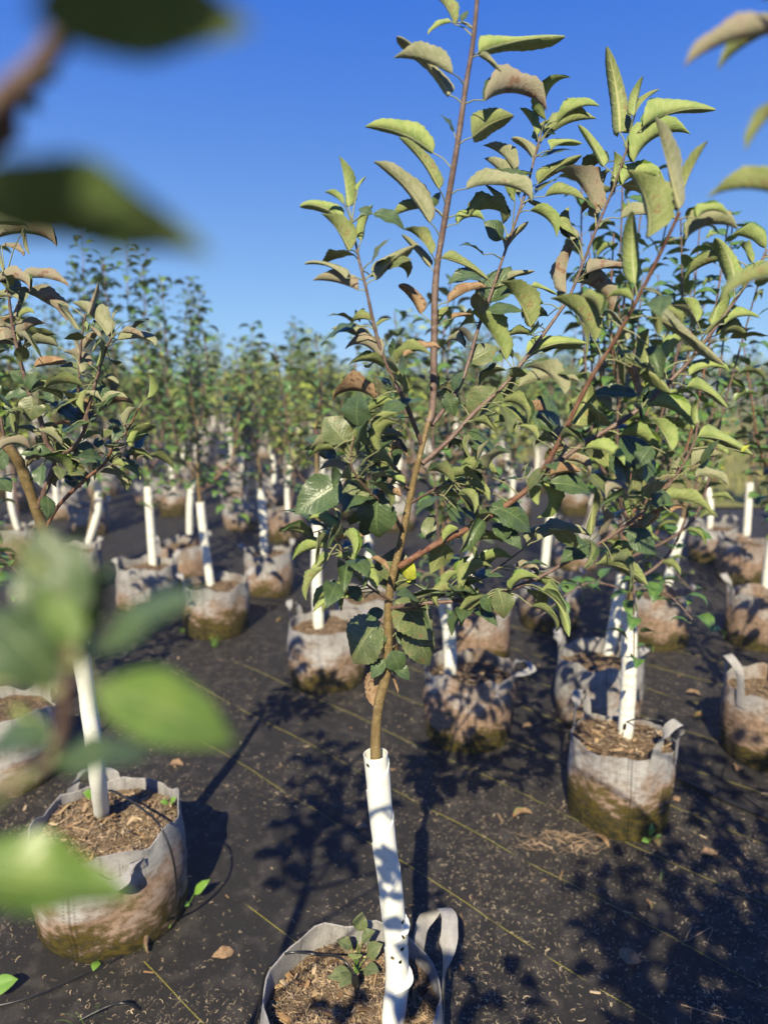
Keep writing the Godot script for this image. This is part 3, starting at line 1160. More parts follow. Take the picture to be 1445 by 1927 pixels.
func setting() -> void:
	var gr := part("ground", sheet(Vector2(-110, -110), Vector2(110, 110), -0.03, 2, 0.0, 1), M.soil, self)
	gr.set_meta("kind", "structure")
	var fab := part("ground_cover_fabric", sheet(Vector2(-16, -22), Vector2(16, 5), 0.0, 330, 0.014, 2), M.fabric, self)
	fab.set_meta("kind", "structure")
	# yellow marker threads woven into the fabric, one part each
	for k in 11:
		var off: float = [-0.80, -1.12, -1.535, -1.83, -2.15, -2.46, -2.77, -3.08, -3.39, -3.70, -4.01][k]
		var dirv := Vector3(0.74, 0, 0.672) if k < 2 else Vector3(0.724, 0, 0.69)
		var nrm := Vector3(-dirv.z, 0, dirv.x)
		var b := Build.new()
		var pts := PackedVector3Array()
		var rad := PackedFloat32Array()
		var s0 := -3.2 if k > 1 else -1.6
		var step := 0.0045
		for i in int(4.6 / step):
			var s := s0 + i * step
			var p := nrm * off + dirv * s + nrm * ((0.0011 if i % 2 == 0 else -0.0011) + 0.004 * sin(s * 2.3 + k))
			p.y = gy(p.x, p.z) + 0.0006
			pts.append(p)
			rad.append(0.0009 if i % 2 == 0 else 0.0006)
		b.tube(pts, rad, 4, false)
		part("yellow_thread", b.mesh(), M.thread, fab)

	# pale shreds lying all over the fabric
	var bit := Build.new()
	var P := []
	var U := []
	for i in 4:
		var s := i / 3.0 - 0.5
		var y := 0.10 * (0.25 - s * s) * 4.0
		var x := 0.22 * (0.25 - s * s) * 4.0
		P.append(PackedVector3Array([Vector3(x - 0.07, y, s), Vector3(x + 0.07, y + 0.02, s)]))
		U.append(PackedVector2Array([Vector2(0, s), Vector2(1, s)]))
	bit.grid(P, U, false, true)
	var xf := []
	var co := []
	var nz := noise(0.9, 17, 3)
	while xf.size() < 66000:
		var z := -1.15 - 8.0 * pow(rng.randf(), 1.5)
		var half := 0.62 * -z + 0.5
		var x := rr(-half, half)
		if rng.randf() > clampf(0.6 + nz.get_noise_2d(x, z) * 1.5, 0.15, 1.0) * clampf(1.7 + 0.26 * z, 0.12, 1.0):
			continue
		var len := 0.0028 + 0.009 * pow(rng.randf(), 1.6)
		if rng.randf() < 0.06:
			len *= 1.7
		xf.append(Transform3D(Basis(Vector3.UP, rr(0, TAU)) * Basis(Vector3.RIGHT, rr(-0.3, 0.3)) * Basis.from_scale(Vector3(len * rr(0.35, 1.5) * (1.0 if rng.randf() < 0.5 else -1.0), len, len)), Vector3(x, gy(x, z) + 0.0026, z)))
		var tone := rng.randf()
		co.append(Color(0.13, 0.098, 0.062).lerp(Color(0.52, 0.42, 0.27), tone * lerpf(tone, 1.0, 0.4)))
	var bits := scatter_stuff("straw_bits", bit.mesh(), M.bits, xf, co, self)
	bits.set_meta("label", "pale shreds of straw and bark strewn over black ground cover")
	bits.set_meta("category", "straw")

	# rough grass past the far edge of the fabric, on the right
	var blade := Build.new()
	for q in 5:
		var a := q * 1.3
		var d := Vector3(cos(a), 0, sin(a))
		var w := Vector3(-d.z, 0, d.x) * 0.06
		blade.grid([PackedVector3Array([d * 0.1 - w, d * 0.1 + w]), PackedVector3Array([d * 0.25 - w * 0.7 + Vector3.UP * 0.6, d * 0.25 + w * 0.7 + Vector3.UP * 0.6]), PackedVector3Array([d * 0.6 + Vector3.UP, d * 0.6 + w * 0.1 + Vector3.UP])],
			[PackedVector2Array([Vector2.ZERO, Vector2.ZERO]), PackedVector2Array([Vector2.ZERO, Vector2.ZERO]), PackedVector2Array([Vector2.ZERO, Vector2.ZERO])])
	xf = []
	co = []
	for i in 9000:
		var z := rr(-34, -8.7)
		var x := rr(2.6, 22.0)
		if x < 0.30 * -z:
			continue
		var s := rr(0.10, 0.22)
		xf.append(Transform3D(Basis(Vector3.UP, rr(0, TAU)) * Basis.from_scale(Vector3(s, s, s)), Vector3(x, -0.02, z)))
		co.append(Color(0.15, 0.18, 0.04).lerp(Color(0.28, 0.25, 0.09), rng.randf()))
	var gg := scatter_stuff("grass", blade.mesh(), M.bits, xf, co, self)
	gg.set_meta("label", "rough yellowish grass beyond the edge of the black fabric")
	gg.set_meta("category", "grass")
	var strip := part("grass_verge", sheet(Vector2(2.7, -60), Vector2(60, -8.6), 0.022, 24, 0.004, 5), tri_mat("verge", 256, 256, 1.5, func(d, hm, w, h): mix_paint(d, hm, w, h, Color(0.13, 0.145, 0.04), Color(0.19, 0.18, 0.06), Color(0.22, 0.18, 0.09), 0.02, 0.1, 91), 0.95, 1.0, 0.2, true), self)
	strip.set_meta("kind", "structure")

# bags that are looked at closely: the front one and the one at left
func front_bags() -> void:
	grow_bag("grey felt grow bag in the foreground under the main tree's white trunk guard", Vector3(-0.065, 0, -1.27), 3, {"r": 0.185, "h": 0.31, "chips": 200, "bits": 4200, "skin": 0, "fill": 0.80, "slump": 0.1, "handles": [[-0.34, 0.125, 0.025, 0.38], [1.95, -0.02, 0.05]]})
	grow_bag("wide grow bag of wood chips at left with its loop handle drooping over the front", Vector3(-0.80, 0, -1.86), 8, {"r": 0.205, "h": 0.31, "chips": 220, "bits": 4200, "skin": 0, "fill": 0.86, "slump": 0.3, "handles": [[1.15, -0.05, 0.055], [PI + 1.0, 0.05, 0.02]]})

func main_tree() -> void:
	var soil := 0.26
	var foot := low(742, 1905, soil)
	var z0 := -foot.z
	var o := thing("apple_tree", "tall young apple tree in the centre foreground, in focus, with dusty curled leaves", "tree", Vector3.ZERO)
	var limbs := [
		["trunk", 0.0135, 0.0042, "bark_old", [[742, 1930, z0], [742, 1800, z0 + 0.01], [718, 1600, z0 + 0.02], [707, 1420, z0 + 0.02], [712, 1330, z0 + 0.02], [729, 1254, z0 + 0.02], [732, 1123, z0 + 0.02], [755, 1018, z0 + 0.02], [775, 920, z0 + 0.02], [797, 829, z0 + 0.02], [814, 763, z0 + 0.03]]],
		["leader", 0.0068, 0.0030, "bark_young", [[806, 795, z0 + 0.025], [814, 763, z0 + 0.03], [817, 639, z0 + 0.03], [820, 523, z0 + 0.03], [837, 412, z0 + 0.02], [860, 275, z0], [876, 163, z0 - 0.01], [889, 85, z0 - 0.02], [898, -10, z0 - 0.03], [903, -130, z0 - 0.03]]],
		["branch", 0.0046, 0.0016, "bark_young", [[794, 838, z0 + 0.02], [762, 757, z0 - 0.01], [732, 698, z0 - 0.02], [709, 633, z0 - 0.03], [690, 548, z0 - 0.04], [676, 490, z0 - 0.04], [660, 410, z0 - 0.04]]],
		["branch", 0.0050, 0.0018, "bark_young", [[794, 873, z0 + 0.02], [847, 826, z0 + 0.05], [892, 777, z0 + 0.07], [945, 728, z0 + 0.09], [990, 672, z0 + 0.10], [1043, 600, z0 + 0.11], [1075, 549, z0 + 0.12], [1121, 432, z0 + 0.11], [1154, 353, z0 + 0.10], [1182, 270, z0 + 0.09]]],
		["branch", 0.0064, 0.0022, "bark_red", [[752, 1066, z0 + 0.02], [814, 1028, z0], [886, 992, z0 - 0.03], [958, 947, z0 - 0.05], [1010, 901, z0 - 0.07], [1056, 822, z0 - 0.10], [1108, 718, z0 - 0.13], [1160, 634, z0 - 0.16], [1219, 523, z0 - 0.20], [1278, 400, z0 - 0.24]]],
		["branch", 0.0052, 0.0018, "bark_young", [[1008, 903, z0 - 0.07], [1088, 842, z0 - 0.05], [1193, 776, z0 - 0.04], [1285, 692, z0 - 0.04], [1357, 600, z0 - 0.05], [1420, 510, z0 - 0.05], [1442, 470, z0 - 0.05]]],
		["branch", 0.0046, 0.0018, "bark_young", [[733, 1145, z0 + 0.02], [788, 1136, z0 - 0.02], [880, 1128, z0 - 0.03], [984, 1100, z0 - 0.05], [1088, 1045, z0 - 0.07], [1173, 992, z0 - 0.09], [1252, 920, z0 - 0.11], [1300, 845, z0 - 0.12], [1312, 795, z0 - 0.12]]],
		["branch", 0.0030, 0.0014, "bark_young", [[734, 1150, z0 + 0.02], [794, 1140, z0 + 0.0], [860, 1105, z0 + 0.02], [905, 1090, z0 + 0.02], [995, 1025, z0 + 0.02]]],
		["branch", 0.0042, 0.0016, "bark_young", [[812, 800, z0 + 0.03], [866, 724, z0 + 0.08], [899, 620, z0 + 0.10], [918, 569, z0 + 0.11], [951, 471, z0 + 0.12], [987, 366, z0 + 0.12], [1013, 268, z0 + 0.12], [1024, 232, z0 + 0.12]]],
		["branch", 0.0034, 0.0014, "bark_young", [[757, 1002, z0 + 0.02], [734, 956, z0 - 0.02], [700, 930, z0 - 0.06], [670, 895, z0 - 0.09], [659, 859, z0 - 0.10], [673, 800, z0 - 0.10]]],
		["branch", 0.0026, 0.0012, "bark_young", [[735, 1130, z0 + 0.01], [690, 1100, z0 - 0.03], [650, 1050, z0 - 0.04], [635, 1005, z0 - 0.04], [640, 975, z0 - 0.03]]],
		["branch", 0.0028, 0.0012, "bark_young", [[776, 945, z0 + 0.02], [820, 920, z0 - 0.02], [845, 909, z0 - 0.03], [905, 898, z0 - 0.04]]],
		["branch", 0.0026, 0.0012, "bark_red", [[768, 922, z0 + 0.02], [745, 887, z0 + 0.05], [735, 850, z0 + 0.07], [760, 800, z0 + 0.08]]],
	]
	var leafs := {
		"U": [[854, 45, 806, -15, 1.2], [849, 42, 808, 64, 1], [901, 99, 1051, 71, 1.2], [902, 104, 939, 131, 1], [844, 178, 754, 78, 1.25], [851, 138, 749, 111, 0.8], [913, 189, 1020, 206, 1.1], [889, 258, 961, 221, 1.4], [814, 287, 697, 242, 1.1], [826, 355, 757, 266, 1], [809, 418, 712, 313, 1.15], [806, 391, 739, 409, 0.8],
			[970, 322, 913, 277, 1], [878, 355, 991, 377, 1], [975, 367, 916, 303, 1], [1012, 345, 1088, 296, 1.2], [1002, 295, 965, 263, 1.3], [1119, 405, 1051, 328, 1], [1121, 409, 1140, 330, 1.2], [1220, 446, 1183, 330, 1.1], [1277, 392, 1235, 233, 1], [1275, 395, 1327, 275, 1.1], [1193, 533, 1189, 408, 1.15], [1075, 452, 997, 382, 1], [1064, 550, 1088, 452, 1.3],
			[1168, 411, 1264, 411, 0.9], [1290, 449, 1381, 434, 1], [707, 525, 774, 468, 1.4], [651, 524, 579, 499, 1.1], [673, 546, 595, 529, 0.9], [809, 501, 760, 446, 1.1], [812, 478, 765, 436, 1], [862, 421, 908, 416, 1.2], [883, 407, 952, 410, 1.2], [831, 485, 912, 523, 1.1], [822, 605, 848, 580, 1], [703, 662, 630, 622, 1.1], [705, 605, 663, 610, 1], [709, 614, 731, 602, 1],
			[954, 464, 991, 420, 1.3], [955, 525, 1002, 511, 1.2], [999, 539, 1045, 553, 1.2], [998, 614, 947, 536, 1.4], [952, 677, 891, 592, 1.1], [991, 669, 1095, 648, 1.1], [1118, 643, 1041, 567, 1.1], [1080, 531, 1147, 583, 1.1], [1104, 514, 1185, 503, 1], [977, 727, 1082, 719, 1.1], [1063, 742, 991, 697, 0.9], [929, 777, 991, 805, 1], [1085, 800, 1108, 727, 1.3], [1156, 685, 1254, 736, 0.9], [1180, 640, 1148, 590, 1.4],
			[1236, 600, 1353, 680, 1], [1292, 728, 1363, 765, 1], [644, 841, 588, 844, 1.3], [717, 820, 756, 821, 1], [700, 870, 675, 860, 1.3], [637, 976, 609, 942, 1], [632, 1012, 606, 1028, 1.2], [622, 1044, 586, 1086, 1.2], [990, 1020, 1047, 985, 1.4], [1012, 1017, 1105, 1010, 0.7], [1111, 1006, 1120, 932, 1.3], [970, 1070, 1009, 1085, 1.2], [1009, 915, 1012, 948, 1.4], [883, 885, 924, 870, 1],
			[1301, 877, 1355, 857, 1], [1308, 897, 1365, 914, 1.1], [1243, 941, 1333, 966, 1], [1189, 952, 1197, 872, 1], [1270, 890, 1290, 850, 1.3], [1212, 992, 1262, 960, 1.2], [868, 1128, 905, 1100, 1], [1048, 872, 1105, 892, 1.2]],
		"Y": [[1010, 254, 980, 207, 1.1], [1037, 283, 1091, 271, 1], [1014, 265, 1032, 228, 1], [1029, 259, 1114, 226, 1.1], [1165, 248, 1143, 100, 1.2], [1191, 217, 1208, 149, 1.2], [1195, 214, 1237, 171, 0.7], [1210, 238, 1336, 209, 0.9], [1192, 305, 1290, 256, 1], [1135, 312, 1091, 241, 1.2], [1155, 342, 1155, 288, 1.2], [1171, 348, 1244, 342, 1.2], [1312, 411, 1365, 406, 1.1], [1440, 466, 1381, 444, 1.2], [1381, 538, 1347, 455, 1.3],
			[656, 388, 640, 301, 1.1], [673, 360, 688, 334, 1], [647, 384, 613, 363, 1], [644, 416, 570, 391, 1.1], [658, 471, 609, 407, 1.2], [680, 452, 700, 391, 1.2], [1219, 690, 1219, 624, 1.3], [1248, 693, 1303, 632, 1.3], [1297, 706, 1366, 700, 1], [1311, 605, 1286, 563, 1.3], [1338, 610, 1361, 541, 1], [1363, 610, 1424, 599, 1], [1190, 565, 1145, 560, 1], [708, 1109, 637, 1052, 1.1], [655, 1124, 594, 1150, 0.9],
			[1124, 1062, 1211, 1099, 1.2], [897, 1105, 902, 1150, 1], [1015, 1112, 1066, 1192, 0.9], [880, 1005, 900, 1060, 1], [862, 995, 835, 1018, 1.3], [1211, 767, 1297, 806, 1], [1264, 847, 1228, 792, 1.3], [1311, 800, 1311, 756, 1.2], [1313, 822, 1408, 853, 0.9], [759, 917, 713, 901, 1.2]],
		"D": [[868, 40, 880, 21, 1.2], [854, 249, 828, 218, 1], [703, 402, 757, 431, 1.1], [700, 402, 676, 395, 1.2], [700, 492, 732, 452, 1.1], [730, 505, 771, 490, 1.2], [815, 390, 828, 363, 1.2], [912, 520, 847, 534, 1.1], [945, 450, 912, 420, 1.2], [922, 568, 958, 506, 1.3], [911, 586, 980, 586, 1], [883, 681, 933, 655, 1.3], [1088, 568, 1140, 582, 1.2], [932, 730, 897, 795, 1.7], [1200, 743, 1120, 740, 0.5],
			[673, 801, 677, 742, 1.7], [651, 832, 613, 788, 1.7], [656, 856, 664, 815, 1.4], [739, 884, 690, 811, 1.6], [642, 906, 561, 963, 1.2], [695, 930, 637, 943, 1.1], [712, 930, 713, 1006, 1.3], [735, 1113, 749, 1033, 1.4], [713, 1168, 669, 1243, 1.3], [744, 1130, 807, 1199, 1.3], [763, 1168, 806, 1246, 1], [680, 1130, 655, 1105, 1.3], [925, 950, 993, 998, 1], [1120, 1022, 1059, 1056, 1.2], [937, 1107, 947, 1160, 1.3],
			[1034, 909, 1106, 928, 1], [1111, 893, 1153, 951, 1.1], [1170, 820, 1222, 909, 1.1], [868, 920, 901, 972, 1.1], [840, 950, 873, 988, 1.1], [960, 990, 945, 1015, 1.4], [852, 735, 872, 700, 1.3], [838, 740, 855, 780, 1.2], [990, 760, 1050, 800, 1.2], [1150, 860, 1180, 905, 1.3], [1225, 840, 1200, 880, 1.2], [870, 820, 930, 850, 1], [905, 1120, 925, 1150, 1.2], [1180, 1000, 1230, 1040, 1.2], [745, 1190, 770, 1215, 1.2], [728, 1185, 700, 1222, 1.1], [736, 1225, 752, 1262, 1.2], [724, 1240, 700, 1275, 1.1], [742, 1160, 778, 1182, 1.2], [722, 1150, 688, 1165, 1.1], [740, 1250, 768, 1278, 0.9]],
		"B": [[844, 568, 912, 543, 1.3], [792, 590, 753, 541, 1.4], [850, 600, 885, 592, 1], [759, 671, 824, 656, 0.9], [706, 751, 632, 751, 1.6], [985, 770, 1040, 810, 1.2], [755, 935, 712, 930, 1.2], [645, 965, 688, 950, 1], [630, 1015, 680, 1010, 1.2], [713, 1262, 715, 1336, 1.2], [742, 1215, 744, 1268, 1], [722, 1205, 706, 1240, 0.8], [738, 1270, 748, 1302, 0.7], [1035, 893, 1089, 888, 1], [1190, 1000, 1240, 955, 1], [1262, 965, 1289, 955, 1], [868, 1085, 885, 1060, 1.2], [700, 1050, 730, 1075, 1.2], [1185, 690, 1200, 745, 1]],
		"L": [[766, 1090, 776, 1056, 1.2], [764, 1094, 780, 1085, 1.2], [1395, 850, 1410, 838, 0.8]],
	}
	traced_tree(o, limbs, leafs, 330, 2)
	# spiral guard round its foot
	var path := PackedVector3Array([low(738, 1935, soil - 0.015), spot(745, 1870, z0), spot(747, 1800, z0 + 0.005), spot(737, 1690, z0 + 0.01), spot(720, 1560, z0 + 0.02), spot(707, 1418, z0 + 0.02)])
	var holes := []
	for q in [[4.37, 0.150], [5.05, 0.140], [5.26, 0.168], [5.44, 0.196], [5.65, 0.222], [6.15, 0.164], [3.95, 0.565], [3.35, 0.615]]:
		holes.append(Vector3(q[0], q[1] + 0.015, 0.0046))
	solo("trunk_guard", guard_mesh(path, 0.0230, true, holes), M.guard_worn, "white spiral plastic guard with punched holes around the main tree's foot", "trunk guard", "white trunk guards")

func left_tree() -> void:
	var o := thing("apple_tree", "young apple tree at the left edge with rolled brownish leaves, rising from the chip-filled bag", "tree")
	var limbs := [
		["trunk", 0.016, 0.011, "bark_old", [low(193, 1535, 0.255), spot(184, 1460, 1.79), spot(168, 1330, 1.755), spot(150, 1212, 1.725), [120, 1085, 1.69], [100, 1032, 1.66], [83, 995, 1.64], [66, 949, 1.62], [44, 887, 1.60], [29, 858, 1.58], [0, 822, 1.57], [-40, 770, 1.56]]],
		["branch", 0.0075, 0.0022, "bark_young", [[72, 956, 1.62], [95, 899, 1.60], [106, 862, 1.58], [89, 835, 1.57], [77, 789, 1.56], [60, 752, 1.55], [37, 671, 1.54], [23, 604, 1.53], [17, 556, 1.52], [10, 520, 1.51]]],
		["branch", 0.0052, 0.0018, "bark_young", [[106, 862, 1.58], [116, 858, 1.57], [145, 835, 1.55], [165, 790, 1.54], [150, 745, 1.53], [149, 722, 1.52], [154, 640, 1.51], [162, 592, 1.50]]],
		["branch", 0.0044, 0.0018, "bark_young", [[158, 800, 1.54], [183, 712, 1.53], [199, 660, 1.52], [212, 635, 1.51]]],
		["branch", 0.0052, 0.0016, "bark_red", [[86, 1000, 1.64], [108, 955, 1.62], [158, 905, 1.58], [197, 872, 1.56], [218, 833, 1.54], [239, 812, 1.53], [262, 768, 1.52]]],
		["branch", 0.0028, 0.0014, "bark_young", [[205, 866, 1.56], [225, 866, 1.57], [262, 862, 1.58]]],
		["branch", 0.0055, 0.003, "bark_old", [[44, 880, 1.60], [80, 850, 1.62], [106, 838, 1.64]]],
		["branch", 0.0045, 0.002, "bark_young", [[10, 832, 1.57], [5, 800, 1.56], [-6, 740, 1.55]]],
	]
	var leafs := {
		"R": [[-12, 418, 50, 425, 1], [-18, 448, 98, 462, 0.9], [-8, 460, 12, 440, 1.2], [4, 462, 42, 481, 0.8], [46, 430, 56, 476, 0.7], [40, 522, 124, 538, 0.9], [-5, 530, 52, 548, 0.8], [48, 548, 121, 601, 0.8], [34, 605, 48, 545, 0.7], [110, 570, 148, 618, 0.9], [203, 632, 142, 574, 1.1], [168, 590, 184, 535, 0.7], [36, 636, 82, 610, 1], [48, 655, 96, 634, 1.2], [-4, 645, 42, 660, 0.8], [-5, 560, 34, 565, 1.2], [10, 638, -8, 590, 1.3],
			[188, 634, 168, 613, 1.1], [158, 655, 182, 625, 1.2], [172, 688, 124, 664, 1], [155, 700, 140, 670, 1.3], [222, 640, 287, 650, 0.9], [230, 625, 268, 634, 0.9], [196, 710, 222, 721, 0.9], [154, 745, 190, 755, 0.9], [212, 835, 180, 812, 1.1], [232, 828, 220, 800, 1.2], [236, 800, 256, 770, 0.9], [214, 600, 222, 585, 1], [150, 665, 137, 635, 1.1], [192, 640, 176, 660, 1.2]],
		"D": [[36, 552, 0, 512, 1.3], [50, 540, 40, 570, 1], [52, 720, 20, 700, 1], [60, 742, 8, 752, 0.9], [98, 775, 165, 742, 1.1], [116, 808, 178, 790, 1.7], [146, 838, 178, 848, 1.2], [208, 870, 225, 850, 1.2], [82, 960, 104, 948, 1], [243, 866, 254, 878, 1], [200, 765, 182, 720, 1.1], [66, 745, 58, 790, 1.2], [70, 700, 55, 735, 1], [90, 850, 60, 845, 1.2], [14, 850, -10, 880, 1.3], [-5, 900, 20, 925, 1.2], [205, 790, 232, 806, 1], [30, 770, 5, 800, 1.3]],
		"Y": [[95, 725, 60, 735, 0.8], [66, 765, 62, 735, 1], [100, 870, 55, 860, 1], [80, 800, 105, 830, 1], [50, 892, 52, 870, 1]],
		"B": [[66, 690, 122, 682, 0.8], [4, 610, 24, 600, 1]],
	}
	traced_tree(o, limbs, leafs, 120, 1)
	solo("trunk_guard", guard_mesh(PackedVector3Array([low(193, 1535, 0.255), spot(184, 1460, 1.79), spot(168, 1330, 1.755), spot(150, 1212, 1.725)]), 0.021), M.guard_worn, "white trunk guard leaning left out of the chip-filled bag at left", "trunk guard", "white trunk guards")

# trees at the camera's elbows: only their nearest leaves come into view, out of focus; their crowns shade the foreground
func near_trees() -> void:
	var o := thing("apple_tree", "foreground tree at the left edge, seen only as large blurred leaves", "tree")
	limb(o, "trunk", PackedVector3Array([Vector3(-0.62, 0.25, -0.30), Vector3(-0.60, 0.8, -0.29), Vector3(-0.52, 1.05, -0.27), Vector3(-0.50, 1.5, -0.26)]), 0.014, 0.009, M.bark_old)
	var b1 := limb(o, "branch", PackedVector3Array([Vector3(-0.52, 1.02, -0.27), spot(-60, 1560, 0.32), spot(90, 1440, 0.29), spot(130, 1250, 0.275), spot(110, 1120, 0.27)]), 0.0045, 0.0018, M.bark_young)
	var b2 := limb(o, "branch", PackedVector3Array([Vector3(-0.50, 1.48, -0.26), spot(-160, 330, 0.25), spot(-30, 220, 0.24), spot(70, 130, 0.235), spot(130, 40, 0.23)]), 0.0062, 0.0034, M.bark_young)
	var b3 := limb(o, "branch", PackedVector3Array([Vector3(-0.50, 1.3, -0.26), spot(-220, 640, 0.28), spot(-140, 430, 0.25), spot(-60, 380, 0.235)]), 0.005, 0.002, M.bark_young)
	var near := [
		["O", 60, 22, 480, 58, 0.18, 14, 0.8], ["U", 60, 190, 115, 140, 0.27, 2, 1.0], ["O", 40, 180, 75, 215, 0.30, 11, 1.2], ["O", -90, 365, 400, 480, 0.19, 13, 0.75],
		["U", 125, 1260, -20, 1000, 0.27, 3, 0.9], ["T", 140, 1230, 70, 985, 0.30, 12, 1.0], ["T", 140, 1240, 215, 1060, 0.30, 10, 0.8], ["T", 180, 1225, 410, 1112, 0.27, 14, 0.75],
		["F", 180, 1295, 445, 1400, 0.25, 11, 0.85], ["T", 100, 1435, 290, 1425, 0.28, 12, 0.8], ["F", -120, 1650, 250, 1690, 0.235, 15, 0.8], ["F", -60, 1290, 20, 1270, 0.27, 11, 1.2], ["U", 60, 1420, 10, 1330, 0.29, 1, 1.0], ["F", -40, 1500, 15, 1520, 0.28, 13, 1.1], ["T", 120, 1130, 10, 1090, 0.31, 10, 1.1], ["T", 120, 1170, 150, 1010, 0.29, 12, 0.9], ["T", 110, 1290, -40, 1150, 0.28, 14, 1.0], ["T", 95, 1400, -30, 1420, 0.28, 10, 0.9], ["F", 150, 1215, 80, 1100, 0.26, 11, 0.8]]
	var pet := Build.new()
	for q in near:
		var base := spot(q[1], q[2], q[5])
		var tip := spot(q[3], q[4], q[5] + 0.012)
		var away := (base - Vector3(0, H, 0)).normalized()
		hang_leaf(o, base, tip, Vector3.UP * 0.8 + away * {"U": 0.7, "O": 0.95, "T": -0.35, "F": -0.7}[q[0]], "S" if q[0] == "T" else q[0], true, q[6], q[7])
		var bd := 9.0
		var from := base
		for s in [b1, b2, b3]:
			for p in s:
				if p.distance_to(base) < bd:
					bd = p.distance_to(base)
					from = p
		petiole(pet, from, base, 0.0012)
	part("petiole", pet.mesh(), M.petiole, o).set_meta("kind", "stuff")
	# its crown beyond the frame, above and behind
	grown_tree(o, Vector3(-0.50, 1.2, -0.26), Vector3(-0.52, 1.4, -0.22), 2.35, 101, {"shoots": 8, "gap": 0.036, "size": 0.08, "own": false, "kinds": ["D"], "spread": 0.30})
	grow_bag("grow bag of the blurred foreground tree, out of view below left", Vector3(-0.62, 0, -0.30), 21, {"group": "felt grow bags in the nursery rows"})

	var r := thing("apple_tree", "near tree beyond the right edge whose dusty leaf tips reach into view", "tree")
	limb(r, "trunk", PackedVector3Array([Vector3(0.95, 0.25, -0.45), Vector3(0.93, 0.8, -0.46), Vector3(0.9, 1.4, -0.5), Vector3(0.86, 1.9, -0.55)]), 0.014, 0.006, M.bark_old)
	var c1 := limb(r, "branch", PackedVector3Array([Vector3(0.9, 1.35, -0.5), spot(1680, 620, 0.66), spot(1560, 430, 0.68), spot(1500, 330, 0.68)]), 0.005, 0.002, M.bark_young)
	var c2 := limb(r, "branch", PackedVector3Array([Vector3(0.87, 1.75, -0.53), spot(1640, 260, 0.62), spot(1540, 120, 0.62), spot(1500, 20, 0.62)]), 0.005, 0.002, M.bark_young)
	var pr := Build.new()
	for q in [["U", 1475, 60, 1287, 125, 0.62, 4, 1.1], ["U", 1480, 50, 1350, 132, 0.66, 2, 0.9], ["U", 1470, 10, 1430, 0, 0.6, 6, 1], ["U", 1480, 190, 1402, 285, 0.60, 1, 0.9], ["U", 1490, 375, 1330, 372, 0.68, 5, 0.8], ["U", 1470, 350, 1340, 365, 0.72, 7, 0.8], ["U", 1480, 525, 1357, 568, 0.64, 8, 1.0]]:
		var base := spot(q[1], q[2], q[5])
		var tip := spot(q[3], q[4], q[5] + 0.02)
		var away := (base - Vector3(0, H, 0)).normalized()
		hang_leaf(r, base, tip, Vector3.UP * 0.8 + away * 0.6, q[0], true, q[6], q[7])
		var bd := 9.0
		var from := base
		for s in [c1, c2]:
			for p in s:
				if p.distance_to(base) < bd:
					bd = p.distance_to(base)
					from = p
		petiole(pr, from, base, 0.0012)
	part("petiole", pr.mesh(), M.petiole, r).set_meta("kind", "stuff")
	grown_tree(r, Vector3(0.9, 1.2, -0.46), Vector3(0.92, 1.3, -0.42), 2.4, 103, {"shoots": 7, "gap": 0.045, "size": 0.085, "own": false, "kinds": ["U"], "spread": 0.36})
	grow_bag("grow bag of the near tree past the right edge", Vector3(0.95, 0, -0.45), 22, {"group": "felt grow bags in the nursery rows"})

	# unseen trees behind the camera, placed so their shade falls across the foreground
	for q in [[-0.14, 0.42, 105, 1.80, "low dense tree added just behind the viewer to shade the foreground bag"], [0.48, 0.36, 107, 2.25, "unseen taller tree behind the viewer, placed to shade the lower right of the fabric"], [0.80, 0.28, 109, 2.1, "unseen tree furthest right behind the viewer, placed to shade the right of the fabric"]]:
		var t := thing("apple_tree", q[4], "tree", Vector3.ZERO, "unseen shade trees behind the viewer")  # the first tree is added, standing in for the viewer's own shadow
		grown_tree(t, Vector3(q[0], 0.25, q[1]), Vector3(q[0] + 0.02, 0.75, q[1]), q[3], q[2], {"shoots": 11, "gap": 0.03, "size": 0.085, "own": false, "kinds": ["U"], "spread": 0.30})

